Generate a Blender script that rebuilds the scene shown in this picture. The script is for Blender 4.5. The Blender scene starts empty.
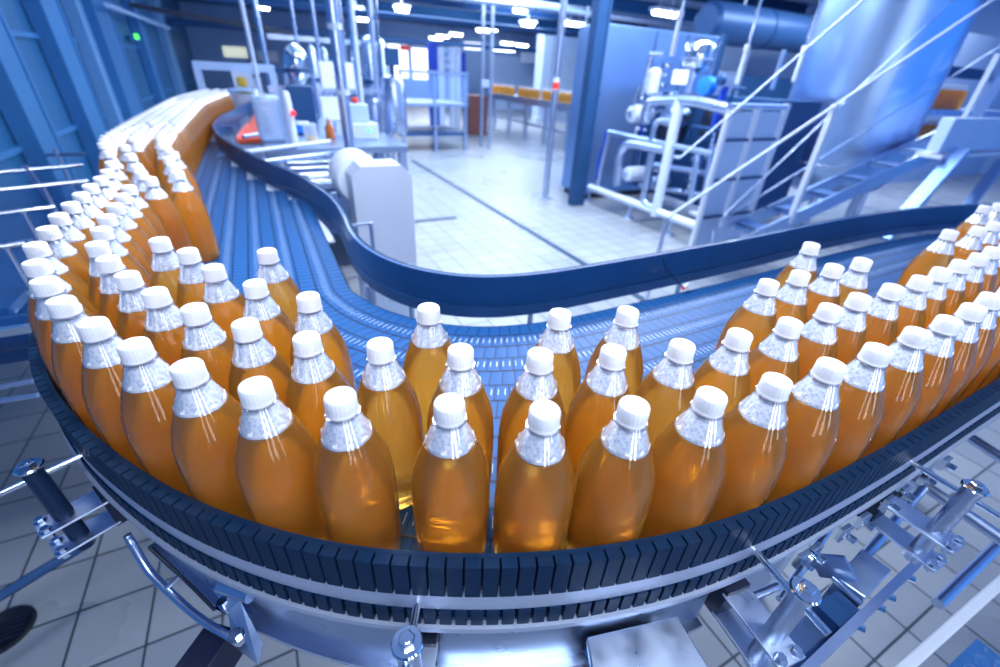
import bpy, bmesh, math, random
from mathutils import Vector, Matrix
random.seed(7)
PI = math.pi
S = bpy.context.scene
C = S.collection
# ------------------------------------------------------------------ camera
TH, RO, AZ, FPX = math.radians(31.13), math.radians(3.03), math.radians(28.19), 430.0
CAM = Vector((0, 0, 1.5))
_F = Vector((0, math.cos(TH), -math.sin(TH))); _R = Vector((1, 0, 0)); _U = _R.cross(_F)
_R2 = _R*math.cos(RO) + _U*math.sin(RO); _U2 = -_R*math.sin(RO) + _U*math.cos(RO)
_rz = Matrix.Rotation(-AZ, 3, 'Z')
F, R, U = _rz @ _F, _rz @ _R2, _rz @ _U2
cd = bpy.data.cameras.new('camera'); cam = bpy.data.objects.new('camera', cd); C.objects.link(cam)
cam.matrix_world = Matrix(((R.x, U.x, -F.x, CAM.x), (R.y, U.y, -F.y, CAM.y), (R.z, U.z, -F.z, CAM.z), (0, 0, 0, 1)))
cd.sensor_width = 36; cd.lens = FPX/1000*36; cd.clip_start = .02; cd.clip_end = 200
cd.dof.use_dof = True; cd.dof.focus_distance = .52; cd.dof.aperture_fstop = 3.0
S.camera = cam
S.view_settings.view_transform = 'Standard'; S.view_settings.look = 'None'
S.view_settings.gamma = 1; S.view_settings.exposure = -.05; S.view_settings.use_curve_mapping = False

def T(px, py, X=None, Y=None, Z=None):
    d = F + R*((px-500)/FPX) + U*((333.5-py)/FPX)
    t = (X/d.x) if X is not None else (Y/d.y) if Y is not None else ((Z-CAM.z)/d.z)
    return CAM + d*t
# ------------------------------------------------------------------ materials
def nt(name):
    m = bpy.data.materials.new(name); m.use_nodes = True
    n = m.node_tree; b = n.nodes['Principled BSDF']
    return m, n, b
def N(n, kind, **kw):
    x = n.nodes.new(kind)
    for k, v in kw.items():
        if k.startswith('i_'): x.inputs[k[2:].replace('_', ' ')].default_value = v
        else: setattr(x, k, v)
    return x
def mat(name, col, rough=.5, metal=0., noise=0., scale=20., bump=0., coat=0., emit=None, estr=0., stretch=None, rvar=0., alpha=1., trans=0., ior=1.45):
    m, n, b = nt(name)
    b.inputs['Base Color'].default_value = (*col, 1); b.inputs['Roughness'].default_value = rough
    b.inputs['Metallic'].default_value = metal; b.inputs['Coat Weight'].default_value = coat
    b.inputs['Alpha'].default_value = alpha; b.inputs['Transmission Weight'].default_value = trans; b.inputs['IOR'].default_value = ior
    if name == 'slotted_rail_plastic': b.inputs['Specular IOR Level'].default_value = .16
    if emit: b.inputs['Emission Color'].default_value = (*emit, 1); b.inputs['Emission Strength'].default_value = estr
    if noise or bump or rvar:
        tc = N(n, 'ShaderNodeTexCoord'); mp = N(n, 'ShaderNodeMapping')
        if stretch: mp.inputs['Scale'].default_value = stretch
        n.links.new(tc.outputs['Object'], mp.inputs[0])
        no = N(n, 'ShaderNodeTexNoise', i_Scale=scale, i_Detail=4.); n.links.new(mp.outputs[0], no.inputs['Vector'])
        if noise:
            mx = N(n, 'ShaderNodeMixRGB'); mx.inputs[1].default_value = (*[c*(1-noise) for c in col], 1)
            mx.inputs[2].default_value = (*[min(1, c*(1+noise)) for c in col], 1)
            n.links.new(no.outputs[0], mx.inputs[0]); n.links.new(mx.outputs[0], b.inputs['Base Color'])
        if rvar:
            mr = N(n, 'ShaderNodeMapRange'); mr.inputs[3].default_value = max(.02, rough-rvar); mr.inputs[4].default_value = rough+rvar
            mr.inputs[1].default_value = .3; mr.inputs[2].default_value = .7
            n.links.new(no.outputs[0], mr.inputs[0]); n.links.new(mr.outputs[0], b.inputs['Roughness'])
        if bump:
            bp = N(n, 'ShaderNodeBump', i_Strength=bump, i_Distance=.002); n.links.new(no.outputs[0], bp.inputs['Height']); n.links.new(bp.outputs[0], b.inputs['Normal'])
    return m
M = {}
M['steel'] = mat('brushed_steel', (.56, .66, .86), .3, 1, .05, 9, 0, rvar=.04)
M['sheet'] = mat('steel_sheet', (.38, .48, .68), .3, 1, .14, 6, .05, rvar=.12)
M['chrome'] = mat('polished_steel', (.8, .86, .95), .12, 1)
M['zinc'] = mat('zinc_plate', (.58, .68, .86), .36, 1, .14, 30, .08, rvar=.1)
M['rail'] = mat('slotted_rail_plastic', (.003, .022, .068), .5, 0, .25, 60, .1)
M['railin'] = mat('inner_rail_plastic', (.005, .06, .21), .32, 0, .2, 12, .03, coat=.2)
M['dark'] = mat('dark_plastic', (.012, .018, .045), .4)
M['darkblue'] = mat('dark_blue_metal', (.02, .08, .22), .45, .4, .2, 3)
M['cap'] = mat('cap_white', (.88, .89, .95), .35, 0)
M['white'] = mat('white_enamel', (.66, .75, .92), .35, 0)
M['whiteblue'] = mat('pale_blue_enamel', (.5, .66, .95), .4, 0, .08, 3)
M['blue'] = mat('blue_paint', (.01, .06, .5), .4)
M['midblue'] = mat('wall_blue_paint', (.05, .22, .50), .5, .1, .12, 2)
M['wallpanel'] = mat('wall_panel_blue', (.03, .16, .36), .45, .15, .22, .9)
M['paleblue'] = mat('pale_panel', (.48, .62, .85), .5, .2, .1, 1.5)
M['backwall'] = mat('back_wall_panel', (.28, .45, .78), .55, .1, .15, .6)
M['red'] = mat('red_plastic', (.9, .06, .04), .4)
M['orange'] = mat('orange_bin', (1.0, .13, .05), .4)
M['green'] = mat('exit_light', (.05, .7, .1), .5, emit=(.1, 1, .05), estr=2.2)
M['redlamp'] = mat('red_indicator', (.9, .05, .05), .5, emit=(1, .03, .06), estr=1.5)
M['lamp'] = mat('lamp_diffuser', (1, 1, 1), .5, emit=(.93, .97, 1), estr=14)
M['daylight'] = mat('daylit_window', (1, 1, 1), .5, emit=(.9, .92, 1), estr=2.4)
M['warmwin'] = mat('warm_window', (1, .95, .75), .5, emit=(.75, .8, .65), estr=.8)
M['black'] = mat('black_rubber', (.006, .009, .02), .5)
M['amber'] = mat('amber_glass', (.45, .12, .02), .12, 0, coat=.5)
M['glassy'] = mat('clear_glass', (.85, .92, 1), .08, 0, alpha=.35)
M['acrylic'] = mat('acrylic_guard', (.3, .5, .9), .15, 0, alpha=.2)
M['yellow'] = mat('yellow_paint', (.8, .5, .05), .5)
M['paper'] = mat('paper', (.85, .9, 1), .6)
M['brown'] = mat('brown_cabinet', (.2, .07, .06), .5)
M['drain'] = mat('drain_grating', (.02, .06, .12), .5, .3)

M['tank'] = mat('tank_steel', (.46, .66, 1.0), .33, 1, .04, 2)
M['guardgrey'] = mat('guard_sheet', (.58, .64, .80), .42, .35, .06, 5)
M['bluebright'] = mat('bright_blue_plastic', (.02, .2, .85), .35)
M['redsteel'] = mat('pink_steel', (.9, .35, .35), .3, .5)
M['darkgloss'] = mat('dark_blue_gloss', (.012, .07, .24), .2, .3, .3, 4, coat=.3)
M['darkrubber'] = mat('dark_rubber', (.008, .012, .045), .5, 0, .1, 30, .1)
M['bench'] = mat('bench_steel', (.34,.44,.62), .35, .8, .1, 5)
M['brightwhite'] = mat('white_beam', (.85,.9,.97), .35)
M['streakpane'] = mat('bright_streak_pane', (1,1,1), .5, emit=(.9,.94,1), estr=7)  # glow of the unseen panes added behind the camera
M['duct'] = mat('duct_paint', (.03, .10, .26), .4, .3)
M['columnpale'] = mat('pale_column_paint', (.16, .36, .64), .45)
M['postdark'] = mat('dark_post_paint', (.010,.03,.085), .3, .3)
M['band'] = mat('satin_band', (.42,.50,.68), .4, .35, .08, 20)
M['cabsteel'] = mat('cabinet_steel', (.22,.38,.70), .36, .8, .06, 1.2, rvar=.05)
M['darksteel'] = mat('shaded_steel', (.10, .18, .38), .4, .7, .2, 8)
M['checker'] = mat('checker_plate', (.10, .30, .62), .35, .6, .3, 25, .8)
def floor_mat():
    m, n, b = nt('floor_tiles')
    tc = N(n, 'ShaderNodeTexCoord'); mp = N(n, 'ShaderNodeMapping'); mp.inputs['Location'].default_value = (.012, .0, 0)
    n.links.new(tc.outputs['Object'], mp.inputs[0])
    br = N(n, 'ShaderNodeTexBrick', offset=0., squash=1.)
    for k, v in (('Scale', 1.), ('Mortar Size', .004), ('Mortar Smooth', .2), ('Bias', 0.), ('Brick Width', .198), ('Row Height', .198)): br.inputs[k].default_value = v
    br.inputs['Color1'].default_value = (.34, .38, .45, 1); br.inputs['Color2'].default_value = (.40, .44, .50, 1); br.inputs['Mortar'].default_value = (.055, .075, .10, 1)
    n.links.new(mp.outputs[0], br.inputs['Vector'])
    no = N(n, 'ShaderNodeTexNoise', i_Scale=1.3, i_Detail=5.); n.links.new(tc.outputs['Object'], no.inputs['Vector'])
    mx = N(n, 'ShaderNodeMixRGB', blend_type='MULTIPLY'); mx.inputs[0].default_value = .35
    n.links.new(br.outputs[0], mx.inputs[1]); n.links.new(no.outputs[0], mx.inputs[2]); n.links.new(mx.outputs[0], b.inputs['Base Color'])
    mr = N(n, 'ShaderNodeMapRange'); mr.inputs[3].default_value = .18; mr.inputs[4].default_value = .42
    n.links.new(no.outputs[0], mr.inputs[0]); n.links.new(mr.outputs[0], b.inputs['Roughness'])
    bp = N(n, 'ShaderNodeBump', i_Strength=.4, i_Distance=.002, invert=True); n.links.new(br.outputs['Fac'], bp.inputs['Height']); n.links.new(bp.outputs[0], b.inputs['Normal'])
    return m
M['floor'] = floor_mat()

def belt_mat():
    # UV: u = metres along the lane, v = lane count
    m, n, b = nt('slat_chain')
    L = n.links.new
    tc = N(n, 'ShaderNodeTexCoord'); sp = N(n, 'ShaderNodeSeparateXYZ'); L(tc.outputs['UV'], sp.inputs[0])
    def mth(op, a, c=None):
        x = N(n, 'ShaderNodeMath', operation=op)
        for i, v in enumerate((a, c)):
            if v is None: continue
            if isinstance(v, (int, float)): x.inputs[i].default_value = v
            else: L(v, x.inputs[i])
        return x.outputs[0]
    v = mth('FRACT', sp.outputs['Y'])
    half = mth('GREATER_THAN', v, .5)
    uu = mth('ADD', mth('DIVIDE', sp.outputs['X'], .0254), mth('MULTIPLY', half, .5))
    u = mth('FRACT', uu)
    du = mth('ABSOLUTE', mth('SUBTRACT', u, .5))                      # 0 mid plate, .5 at joint
    vh = mth('ABSOLUTE', mth('SUBTRACT', mth('FRACT', mth('MULTIPLY', v, 2.)), .5))
    joint = mth('GREATER_THAN', du, .455)                             # cross joints between plates
    seam = mth('GREATER_THAN', mth('ABSOLUTE', mth('SUBTRACT', v, .5)), .485)
    notch = mth('GREATER_THAN', vh, .44)                              # gap between the two knuckle rows
    slot = mth('MULTIPLY', joint, mth('LESS_THAN', vh, .36))
    dark = mth('MAXIMUM', seam, mth('MAXIMUM', mth('MULTIPLY', notch, .75), mth('MULTIPLY', joint, .8)))
    pin_glint = mth('MULTIPLY', mth('LESS_THAN', mth('ABSOLUTE', mth('SUBTRACT', du, .25)), .028), mth('LESS_THAN', mth('ABSOLUTE', mth('SUBTRACT', v, .28)), .1))  # metal pin dashes, their glint painted into the colour
    c1 = N(n, 'ShaderNodeMixRGB'); c1.inputs[1].default_value = (.014, .085, .27, 1); c1.inputs[2].default_value = (.008, .02, .06, 1)
    L(dark, c1.inputs[0])
    c2 = N(n, 'ShaderNodeMixRGB'); c2.inputs[2].default_value = (.5, .62, .8, 1); L(c1.outputs[0], c2.inputs[1]); L(pin_glint, c2.inputs[0])
    L(c2.outputs[0], b.inputs['Base Color'])
    b.inputs['Metallic'].default_value = .04; b.inputs['Roughness'].default_value = .36; b.inputs['Specular IOR Level'].default_value = .14
    h = mth('SUBTRACT', mth('SUBTRACT', 1., mth('MULTIPLY', mth('MULTIPLY', du, du), 1.6)), mth('MULTIPLY', dark, .6))
    bp = N(n, 'ShaderNodeBump', i_Strength=.8, i_Distance=.0018); L(h, bp.inputs['Height']); L(bp.outputs[0], b.inputs['Normal'])
    return m
M['belt'] = belt_mat()

def liquid_mat():
    m, n, b = nt('amber_drink')
    L = n.links.new
    b.inputs['Base Color'].default_value = (1., .58, .10, 1); b.inputs['Transmission Weight'].default_value = 1.; b.inputs['IOR'].default_value = 1.30
    b.inputs['Roughness'].default_value = .025
    tc = N(n, 'ShaderNodeTexCoord')
    no = N(n, 'ShaderNodeTexNoise', i_Scale=55., i_Detail=3.); L(tc.outputs['Object'], no.inputs['Vector'])
    mp = N(n, 'ShaderNodeMapping'); mp.inputs['Scale'].default_value = (1, 1, .25); L(tc.outputs['Object'], mp.inputs[0])
    n2 = N(n, 'ShaderNodeTexNoise', i_Scale=28., i_Detail=3.); L(mp.outputs[0], n2.inputs['Vector'])
    vo = N(n, 'ShaderNodeTexVoronoi', i_Scale=420.); L(tc.outputs['Object'], vo.inputs['Vector'])
    dr = N(n, 'ShaderNodeMapRange'); dr.inputs[1].default_value = .12; dr.inputs[2].default_value = .3; dr.inputs[3].default_value = 1.; dr.inputs[4].default_value = 0.
    L(vo.outputs['Distance'], dr.inputs[0])
    ad = N(n, 'ShaderNodeMath', operation='MULTIPLY_ADD'); L(n2.outputs[0], ad.inputs[0]); ad.inputs[1].default_value = 2.5; L(dr.outputs[0], ad.inputs[2])
    bp = N(n, 'ShaderNodeBump', i_Strength=.35, i_Distance=.001); L(ad.outputs[0], bp.inputs['Height'])
    L(bp.outputs[0], b.inputs['Normal'])
    tr = N(n, 'ShaderNodeBsdfTranslucent'); tr.inputs[0].default_value = (1., .56, .05, 1)
    df = N(n, 'ShaderNodeBsdfDiffuse'); df.inputs[0].default_value = (1., .44, .10, 1)
    m1 = N(n, 'ShaderNodeMixShader'); m1.inputs[0].default_value = .40; L(tr.outputs[0], m1.inputs[1]); L(df.outputs[0], m1.inputs[2])
    m2 = N(n, 'ShaderNodeMixShader'); m2.inputs[0].default_value = .40; L(b.outputs[0], m2.inputs[1]); L(m1.outputs[0], m2.inputs[2])
    gl = N(n, 'ShaderNodeBsdfGlossy'); gl.inputs['Roughness'].default_value = .09; L(bp.outputs[0], gl.inputs['Normal'])
    fr = N(n, 'ShaderNodeFresnel', i_IOR=1.42)
    m3 = N(n, 'ShaderNodeMixShader'); L(fr.outputs[0], m3.inputs[0]); L(m2.outputs[0], m3.inputs[1]); L(gl.outputs[0], m3.inputs[2])
    L(m3.outputs[0], n.nodes['Material Output'].inputs[0])
    return m
M['liquid'] = liquid_mat()

def shell_mat():
    m, n, b = nt('clear_plastic'); L = n.links.new
    tp = N(n, 'ShaderNodeBsdfTransparent'); tp.inputs[0].default_value = (.93, .95, 1, 1)
    gl = N(n, 'ShaderNodeBsdfGlossy'); gl.inputs['Roughness'].default_value = .07
    fr = N(n, 'ShaderNodeLayerWeight', i_Blend=.35)
    mr = N(n, 'ShaderNodeMapRange'); mr.inputs[3].default_value = .16; mr.inputs[4].default_value = .75; L(fr.outputs['Facing'], mr.inputs[0])
    mx = N(n, 'ShaderNodeMixShader'); L(mr.outputs[0], mx.inputs[0]); L(tp.outputs[0], mx.inputs[1]); L(gl.outputs[0], mx.inputs[2])
    L(mx.outputs[0], n.nodes['Material Output'].inputs[0])
    return m
M['shell'] = shell_mat()

def foam_mat():
    m, n, b = nt('white_foam'); L = n.links.new
    tc = N(n, 'ShaderNodeTexCoord')
    vo = N(n, 'ShaderNodeTexVoronoi', i_Scale=260.); L(tc.outputs['Object'], vo.inputs['Vector'])
    rp = N(n, 'ShaderNodeValToRGB'); L(vo.outputs['Distance'], rp.inputs[0])
    rp.color_ramp.elements[0].position = .25; rp.color_ramp.elements[0].color = (.68, .72, .86, 1)
    rp.color_ramp.elements[1].position = .62; rp.color_ramp.elements[1].color = (.97, .98, 1, 1)
    L(rp.outputs[0], b.inputs['Base Color']); b.inputs['Roughness'].default_value = .3
    bp = N(n, 'ShaderNodeBump', i_Strength=.6, i_Distance=.001); L(vo.outputs['Distance'], bp.inputs['Height']); L(bp.outputs[0], b.inputs['Normal'])
    return m
M['foam'] = foam_mat()

# ------------------------------------------------------------------ mesh builder
class MB:
    def __init__(s): s.v = []; s.f = []; s.uv = None
    def add(s, vs, fs):
        o = len(s.v); s.v += [tuple(v) for v in vs]; s.f += [tuple(i+o for i in f) for f in fs]; return s
    def box(s, lo, hi):
        x0, y0, z0 = lo; x1, y1, z1 = hi
        x0, x1 = min(x0, x1), max(x0, x1); y0, y1 = min(y0, y1), max(y0, y1); z0, z1 = min(z0, z1), max(z0, z1)
        return s.add([(x0,y0,z0),(x1,y0,z0),(x1,y1,z0),(x0,y1,z0),(x0,y0,z1),(x1,y0,z1),(x1,y1,z1),(x0,y1,z1)],
                     [(0,3,2,1),(4,5,6,7),(0,1,5,4),(1,2,6,5),(2,3,7,6),(3,0,4,7)])
    def obox(s, c, ax, ay, az):     # centre + three half-axis vectors
        c, ax, ay, az = map(Vector, (c, ax, ay, az)); vs = []
        for k in (-1, 1):
            for i, j in ((-1,-1),(1,-1),(1,1),(-1,1)): vs.append(c+ax*i+ay*j+az*k)
        fs = [(0,3,2,1),(4,5,6,7),(0,1,5,4),(1,2,6,5),(2,3,7,6),(3,0,4,7)]
        if ax.cross(ay).dot(az) < 0: fs = [f[::-1] for f in fs]
        return s.add(vs, fs)
    def bar(s, p0, p1, w, h, up=(0,0,1)):
        p0, p1 = Vector(p0), Vector(p1); d = p1-p0; L = d.length; d.normalize(); up = Vector(up)
        if abs(d.dot(up)) > .98: up = Vector((1,0,0))
        r = d.cross(up).normalized(); u = r.cross(d)
        return s.obox((p0+p1)/2, d*L/2, r*w/2, u*h/2)
    def tube(s, pts, r, seg=12, cap=True):
        pts = [Vector(p) for p in pts]; rs = r if isinstance(r, (list, tuple)) else [r]*len(pts)
        n = len(pts); rings = []; pu = None
        for i, p in enumerate(pts):
            t = (pts[min(i+1, n-1)]-pts[max(i-1, 0)]).normalized()
            if pu is None: pu = Vector((0,0,1)) if abs(t.z) < .9 else Vector((1,0,0))
            a = t.cross(pu).normalized(); pu = a.cross(t).normalized()
            rings.append([p + (a*math.cos(k*2*PI/seg) + pu*math.sin(k*2*PI/seg))*rs[i] for k in range(seg)])
        vs = [v for rg in rings for v in rg]; fs = []
        for i in range(n-1):
            for k in range(seg):
                k2 = (k+1) % seg; fs.append((i*seg+k, i*seg+k2, (i+1)*seg+k2, (i+1)*seg+k))
        if cap: fs.append(tuple(range(seg))[::-1]); fs.append(tuple((n-1)*seg+k for k in range(seg)))
        return s.add(vs, fs)
    def lathe(s, prof, c=(0,0,0), seg=24, cap=True, axis='Z', ridge=None):
        vs = []; n = len(prof); cx, cy, cz = c
        for r, z in prof:
            for k in range(seg):
                a = k*2*PI/seg; rr = r
                x, y = rr*math.cos(a), rr*math.sin(a)
                if axis == 'Z': vs.append((cx+x, cy+y, cz+z))
                elif axis == 'X': vs.append((cx+z, cy+x, cz+y))
                else: vs.append((cx+y, cy+z, cz+x))
        fs = []
        for i in range(n-1):
            for k in range(seg):
                k2 = (k+1) % seg; fs.append((i*seg+k, i*seg+k2, (i+1)*seg+k2, (i+1)*seg+k))
        if cap: fs.append(tuple(range(seg))[::-1]); fs.append(tuple((n-1)*seg+k for k in range(seg)))
        return s.add(vs, fs)
    def build(s, name, m, parent=None, smooth=None, bevel=0, loc=None, bseg=2):
        me = bpy.data.meshes.new(name); vs = s.v
        if loc is not None: vs = [(v[0]-loc[0], v[1]-loc[1], v[2]-loc[2]) for v in vs]
        me.from_pydata(vs, [], s.f)
        if s.uv:
            ul = me.uv_layers.new(name='UVMap')
            for li, uvv in enumerate(s.uv): ul.data[li].uv = uvv
        me.materials.append(M[m] if isinstance(m, str) else m)
        o = bpy.data.objects.new(name, me); C.objects.link(o)
        if loc is not None: o.location = loc
        if parent is not None:
            o.parent = parent
            if loc is None: o.matrix_parent_inverse = parent.matrix_world.inverted() if False else Matrix.Translation(-parent.location)
        if smooth:
            for p in me.polygons: p.use_smooth = True
            try: me.set_sharp_from_angle(angle=math.radians(smooth))
            except Exception: pass
        if bevel:
            b = o.modifiers.new('bevel', 'BEVEL'); b.width = bevel; b.segments = bseg; b.limit_method = 'ANGLE'; b.angle_limit = math.radians(40)
        return o
def tag(o, label, cat, group=None, kind=None):
    o['label'] = label; o['category'] = cat
    if group: o['group'] = group
    if kind: o['kind'] = kind
    return o
def thing(name, label, cat, loc=(0,0,0), group=None):
    o = bpy.data.objects.new(name, None); C.objects.link(o); o.location = loc; o.empty_display_size = .05
    return tag(o, label, cat, group)
def struct(o): o['kind'] = 'structure'; return o
def copy_tree(o, parent=None):
    c = o.copy(); C.objects.link(c); c.parent = parent
    if parent is not None: c.matrix_parent_inverse = o.matrix_parent_inverse.copy()
    for ch in list(o.children): copy_tree(ch, c)
    return c
def catmull(P, n=8):
    P = [Vector(p) for p in P]; out = []
    for i in range(len(P)-1):
        p0 = P[i-1] if i else P[0]*2-P[1]; p1, p2 = P[i], P[i+1]; p3 = P[i+2] if i+2 < len(P) else P[-1]*2-P[-2]
        for k in range(n):
            t = k/n; out.append(.5*((2*p1)+(p2-p0)*t+(2*p0-5*p1+4*p2-p3)*t*t+(3*p1-p0-3*p2+p3)*t**3))
    out.append(P[-1]); return out
class Path:
    def __init__(s, pts, n=10):
        s.p = [Vector((q[0], q[1], 0)) for q in catmull([(a, b, 0) for a, b in pts], n)]
        s.L = [0]
        for a, b in zip(s.p[:-1], s.p[1:]): s.L.append(s.L[-1]+(b-a).length)
        s.len = s.L[-1]
    def at(s, d):
        d = max(0, min(s.len-1e-9, d)); lo, hi = 0, len(s.L)-1
        while hi-lo > 1:
            m = (lo+hi)//2
            if s.L[m] <= d: lo = m
            else: hi = m
        t = (d-s.L[lo])/(s.L[hi]-s.L[lo]); return s.p[lo].lerp(s.p[hi], t)
    def fr(s, d):       # position, tangent, left normal
        e = .01; a, b = s.at(d-e), s.at(d+e); t = (b-a).normalized()
        return s.at(d), t, Vector((-t.y, t.x, 0))
def strip(path, off0, off1, z0, z1, d0=0, d1=None, ds=.02):
    """closed rectangular section swept along the path; offsets are to the LEFT of travel"""
    mb = MB(); d1 = path.len if d1 is None else d1; n = max(2, int((d1-d0)/ds)+1); vs = []; fs = []
    for i in range(n+1):
        p, t, l = path.fr(d0+(d1-d0)*i/n)
        for o, z in ((off0, z0), (off1, z0), (off1, z1), (off0, z1)): vs.append(p+l*o+Vector((0,0,z)))
    for i in range(n):
        for k in range(4):
            k2 = (k+1) % 4; fs.append((i*4+k, (i+1)*4+k, (i+1)*4+k2, i*4+k2))
    fs.append((0,1,2,3)); fs.append((n*4+3, n*4+2, n*4+1, n*4))
    return mb.add(vs, fs)
def blocks(mb, path, off0, off1, z0, z1, pitch, gap, d0, d1):
    d = d0
    while d < d1:
        p, t, l = path.fr(d); c = p+l*((off0+off1)/2)+Vector((0,0,(z0+z1)/2))
        mb.obox(c, t*(pitch-gap)/2, l*(off1-off0)/2, Vector((0,0,(z1-z0)/2))); d += pitch
    return mb

# ------------------------------------------------------------------ conveyor geometry
ZB, ZT = .99, 1.089
GO = [(-.27,6.5),(-.545,5.3),(-.59,4.5),(-.60,3.6),(-.60,2.6),(-.575,2.2),(-.525,1.95),(-.465,1.75),(-.435,1.55),(-.42,1.3),(-.413,1.08),(-.398,.905),(-.360,.77),(-.305,.65),(-.242,.545),(-.167,.443),(-.088,.36),(-.004,.293),(.082,.243),(.166,.205),(.25,.177),(.35,.154),(.46,.141),(.6,.135),(.8,.134),(1.1,.138),(1.6,.14),(2.4,.14),(3.3,.14)]
GI = [(-.04,6.4),(-.175,5.4),(-.265,4.8),(-.30,4.3),(-.29,3.8),(-.21,3.25),(-.07,2.65),(.03,2.33),(.10,2.12),(.15,1.86),(.178,1.67),(.18,1.46),(.172,1.28),(.182,1.15),(.205,1.06),(.24,.985),(.285,.925),(.335,.88),(.39,.848),(.45,.828),(.54,.812),(.67,.808),(.93,.81),(1.32,.82),(1.8,.845),(2.2,.85),(2.5,.835),(2.8,.79),(3.2,.70)]
PO, PI_ = Path(GO), Path(GI)
# outer guide
g = thing('guide_rail', 'dark blue slotted plastic guide rail curving along the front of the conveyor', 'guide rail', (0, .29, ZB))
mb = strip(PO, 0, -.005, 1.038, ZT)
blocks(mb, PO, -.0045, -.0155, 1.037, ZT, .0177, .0022, 4.2, PO.len-.5)
o = mb.build('slotted_strip', 'rail', g)
o = strip(PO, -.004, -.0150, 1.0115, 1.0375).build('steel_band', 'band', g); o['label'] = 'bare steel band between the black blocks'
mb = MB(); blocks(mb, PO, -.004, -.0175, .984, 1.0115, .0166, .0038, 4.2, PO.len-.5)
strip_ = strip(PO, -.001, -.005, .984, 1.0115); mb.add(strip_.v, strip_.f)
mb.build('lower_block_strip', 'rail', g)
strip(PO, -.001, -.0215, .975, .9835).build('edge_bead', 'band', g)
# inner guide
g = thing('guide_rail', 'smooth deep blue S-curved guide rail on the inner side of the conveyor bend', 'guide rail', (.2, 1.1, ZB))
strip(PI_, 0, .009, 1.012, ZT).build('smooth_face', 'railin', g, smooth=30)
mb = MB(); blocks(mb, PI_, .0085, .0175, 1.02, ZT-.001, .0177, .0025, 3.5, PI_.len-.3)
mb.build('slotted_strip', 'rail', g)
strip(PI_, -.0045, .009, .982, 1.0115, ds=.02).build('lower_lip', 'railin', g, smooth=30)
for d in (1.9, 2.6, 3.3, 4.5, 4.95, 5.4, 5.9, 6.5):
    p, t, l = PI_.fr(d); m = MB()
    m.bar(p+l*.012+Vector((0,0,1.03)), p+l*.10+Vector((0,0,1.03)), .008, .008)
    m.tube([p+l*.10+Vector((0,0,.85)), p+l*.10+Vector((0,0,1.034))], .008, 12)
    m.build('rail_holder', 'steel', g, smooth=40)
# little white cable clip and tie on the inner rail
cc = T(684, 288, Z=1.005)
k = thing('cable_clip', 'small white clip with a red tip under the inner guide rail', 'clip', tuple(cc))
m = MB(); m.tube([cc, cc+Vector((.012,.004,.003)), cc+Vector((.03,.012,.006))], [.005,.007,.003], 10); m.build('clip_body', 'white', k, smooth=50)
m = MB(); m.tube([cc-Vector((.006,.001,0)), cc], .0045, 10); m.build('clip_tip', 'redlamp' if False else 'red', k)
m = MB(); q0 = T(661, 257, Z=1.09); q1 = T(668, 280, Z=1.0)
m.tube([q0+Vector((0,-.004,0)), q0.lerp(q1,.5)+Vector((.0,-.008,0)), cc], .0016, 6); m.build('black_tie', 'black', k)

# belt: seven chain lanes; straight lanes in the far leg, bending together
mb = MB(); uvs = []; NL = 7
def station(P, pred):
    n = 2000
    for i in range(n+1):
        d = P.len*i/n; q = P.at(d)
        if pred(q): return d
    return P.len
o1 = station(PO, lambda q: q.y < 1.12); o2 = station(PO, lambda q: q.y < .3 and q.x > .62)
i1 = station(PI_, lambda q: q.y < 1.12); i2 = station(PI_, lambda q: q.y < 1 and q.x > .62)
ST = []
for (a0, a1, b0, b1, n) in ((o1, o2, i1, i2, 90), (o2, PO.len, i2, PI_.len, 90)):
    for k in range(n): ST.append((a0+(a1-a0)*k/n, b0+(b1-b0)*k/n))
ST.append((PO.len, PI_.len))
rows_ = []
for a, b in ST:
    pa, ta, la = PO.fr(a); pb, tb, lb = PI_.fr(b)
    A = pa+la*-.012; B = pb+lb*-.06
    rows_.append([A.lerp(B, j/NL) for j in range(NL+1)])
X0 = [p.x for p in rows_[0]]; straight = []
for k in range(60, 0, -1):
    y = 1.12+k*.09
    straight.append([Vector((x, rows_[0][j].y+(y-1.12), 0)) for j, x in enumerate(X0)])
rows_ = straight+rows_
nstr = len(straight)
def rail_x(y):
    best = min(range(0, 400), key=lambda i: abs(PI_.at(PI_.len*.75*i/400).y-y)); return PI_.at(PI_.len*.75*best/400).x
vs = [Vector((p.x, p.y, ZB)) for r in rows_ for p in r]; fs = []
lane_len = [[0] for _ in range(NL)]
for i in range(len(rows_)-1):
    for j in range(NL):
        m0 = (rows_[i][j]+rows_[i][j+1])/2; m1 = (rows_[i+1][j]+rows_[i+1][j+1])/2
        lane_len[j].append(lane_len[j][-1]+(m1-m0).length)
for i in range(len(rows_)-1):
    for j in range(NL):
        if i < nstr-2 and rows_[i][j+1].x > rail_x(rows_[i][j].y)+.03: continue
        w = NL+1; fs.append((i*w+j, (i+1)*w+j, (i+1)*w+j+1, i*w+j+1))
        u0, u1 = lane_len[j][i]+j*.009, lane_len[j][i+1]+j*.009
        uvs += [(u0, j), (u1, j), (u1, j+.9999), (u0, j+.9999)]
# two more lanes outside, under the far pack
w = NL+1
for j in range(2):
    xa, xb = X0[0]-.088*(j+1), X0[0]-.088*j
    for k in range(55):
        y0, y1 = 1.45+k*.09, 1.45+(k+1)*.09
        q = len(vs); vs += [Vector((xa, y1, ZB)), Vector((xa, y0, ZB)), Vector((xb, y0, ZB)), Vector((xb, y1, ZB))]
        fs.append((q, q+1, q+2, q+3)); uvs += [(y1, j), (y0, j), (y0, j+.9999), (y1, j+.9999)]
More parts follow.
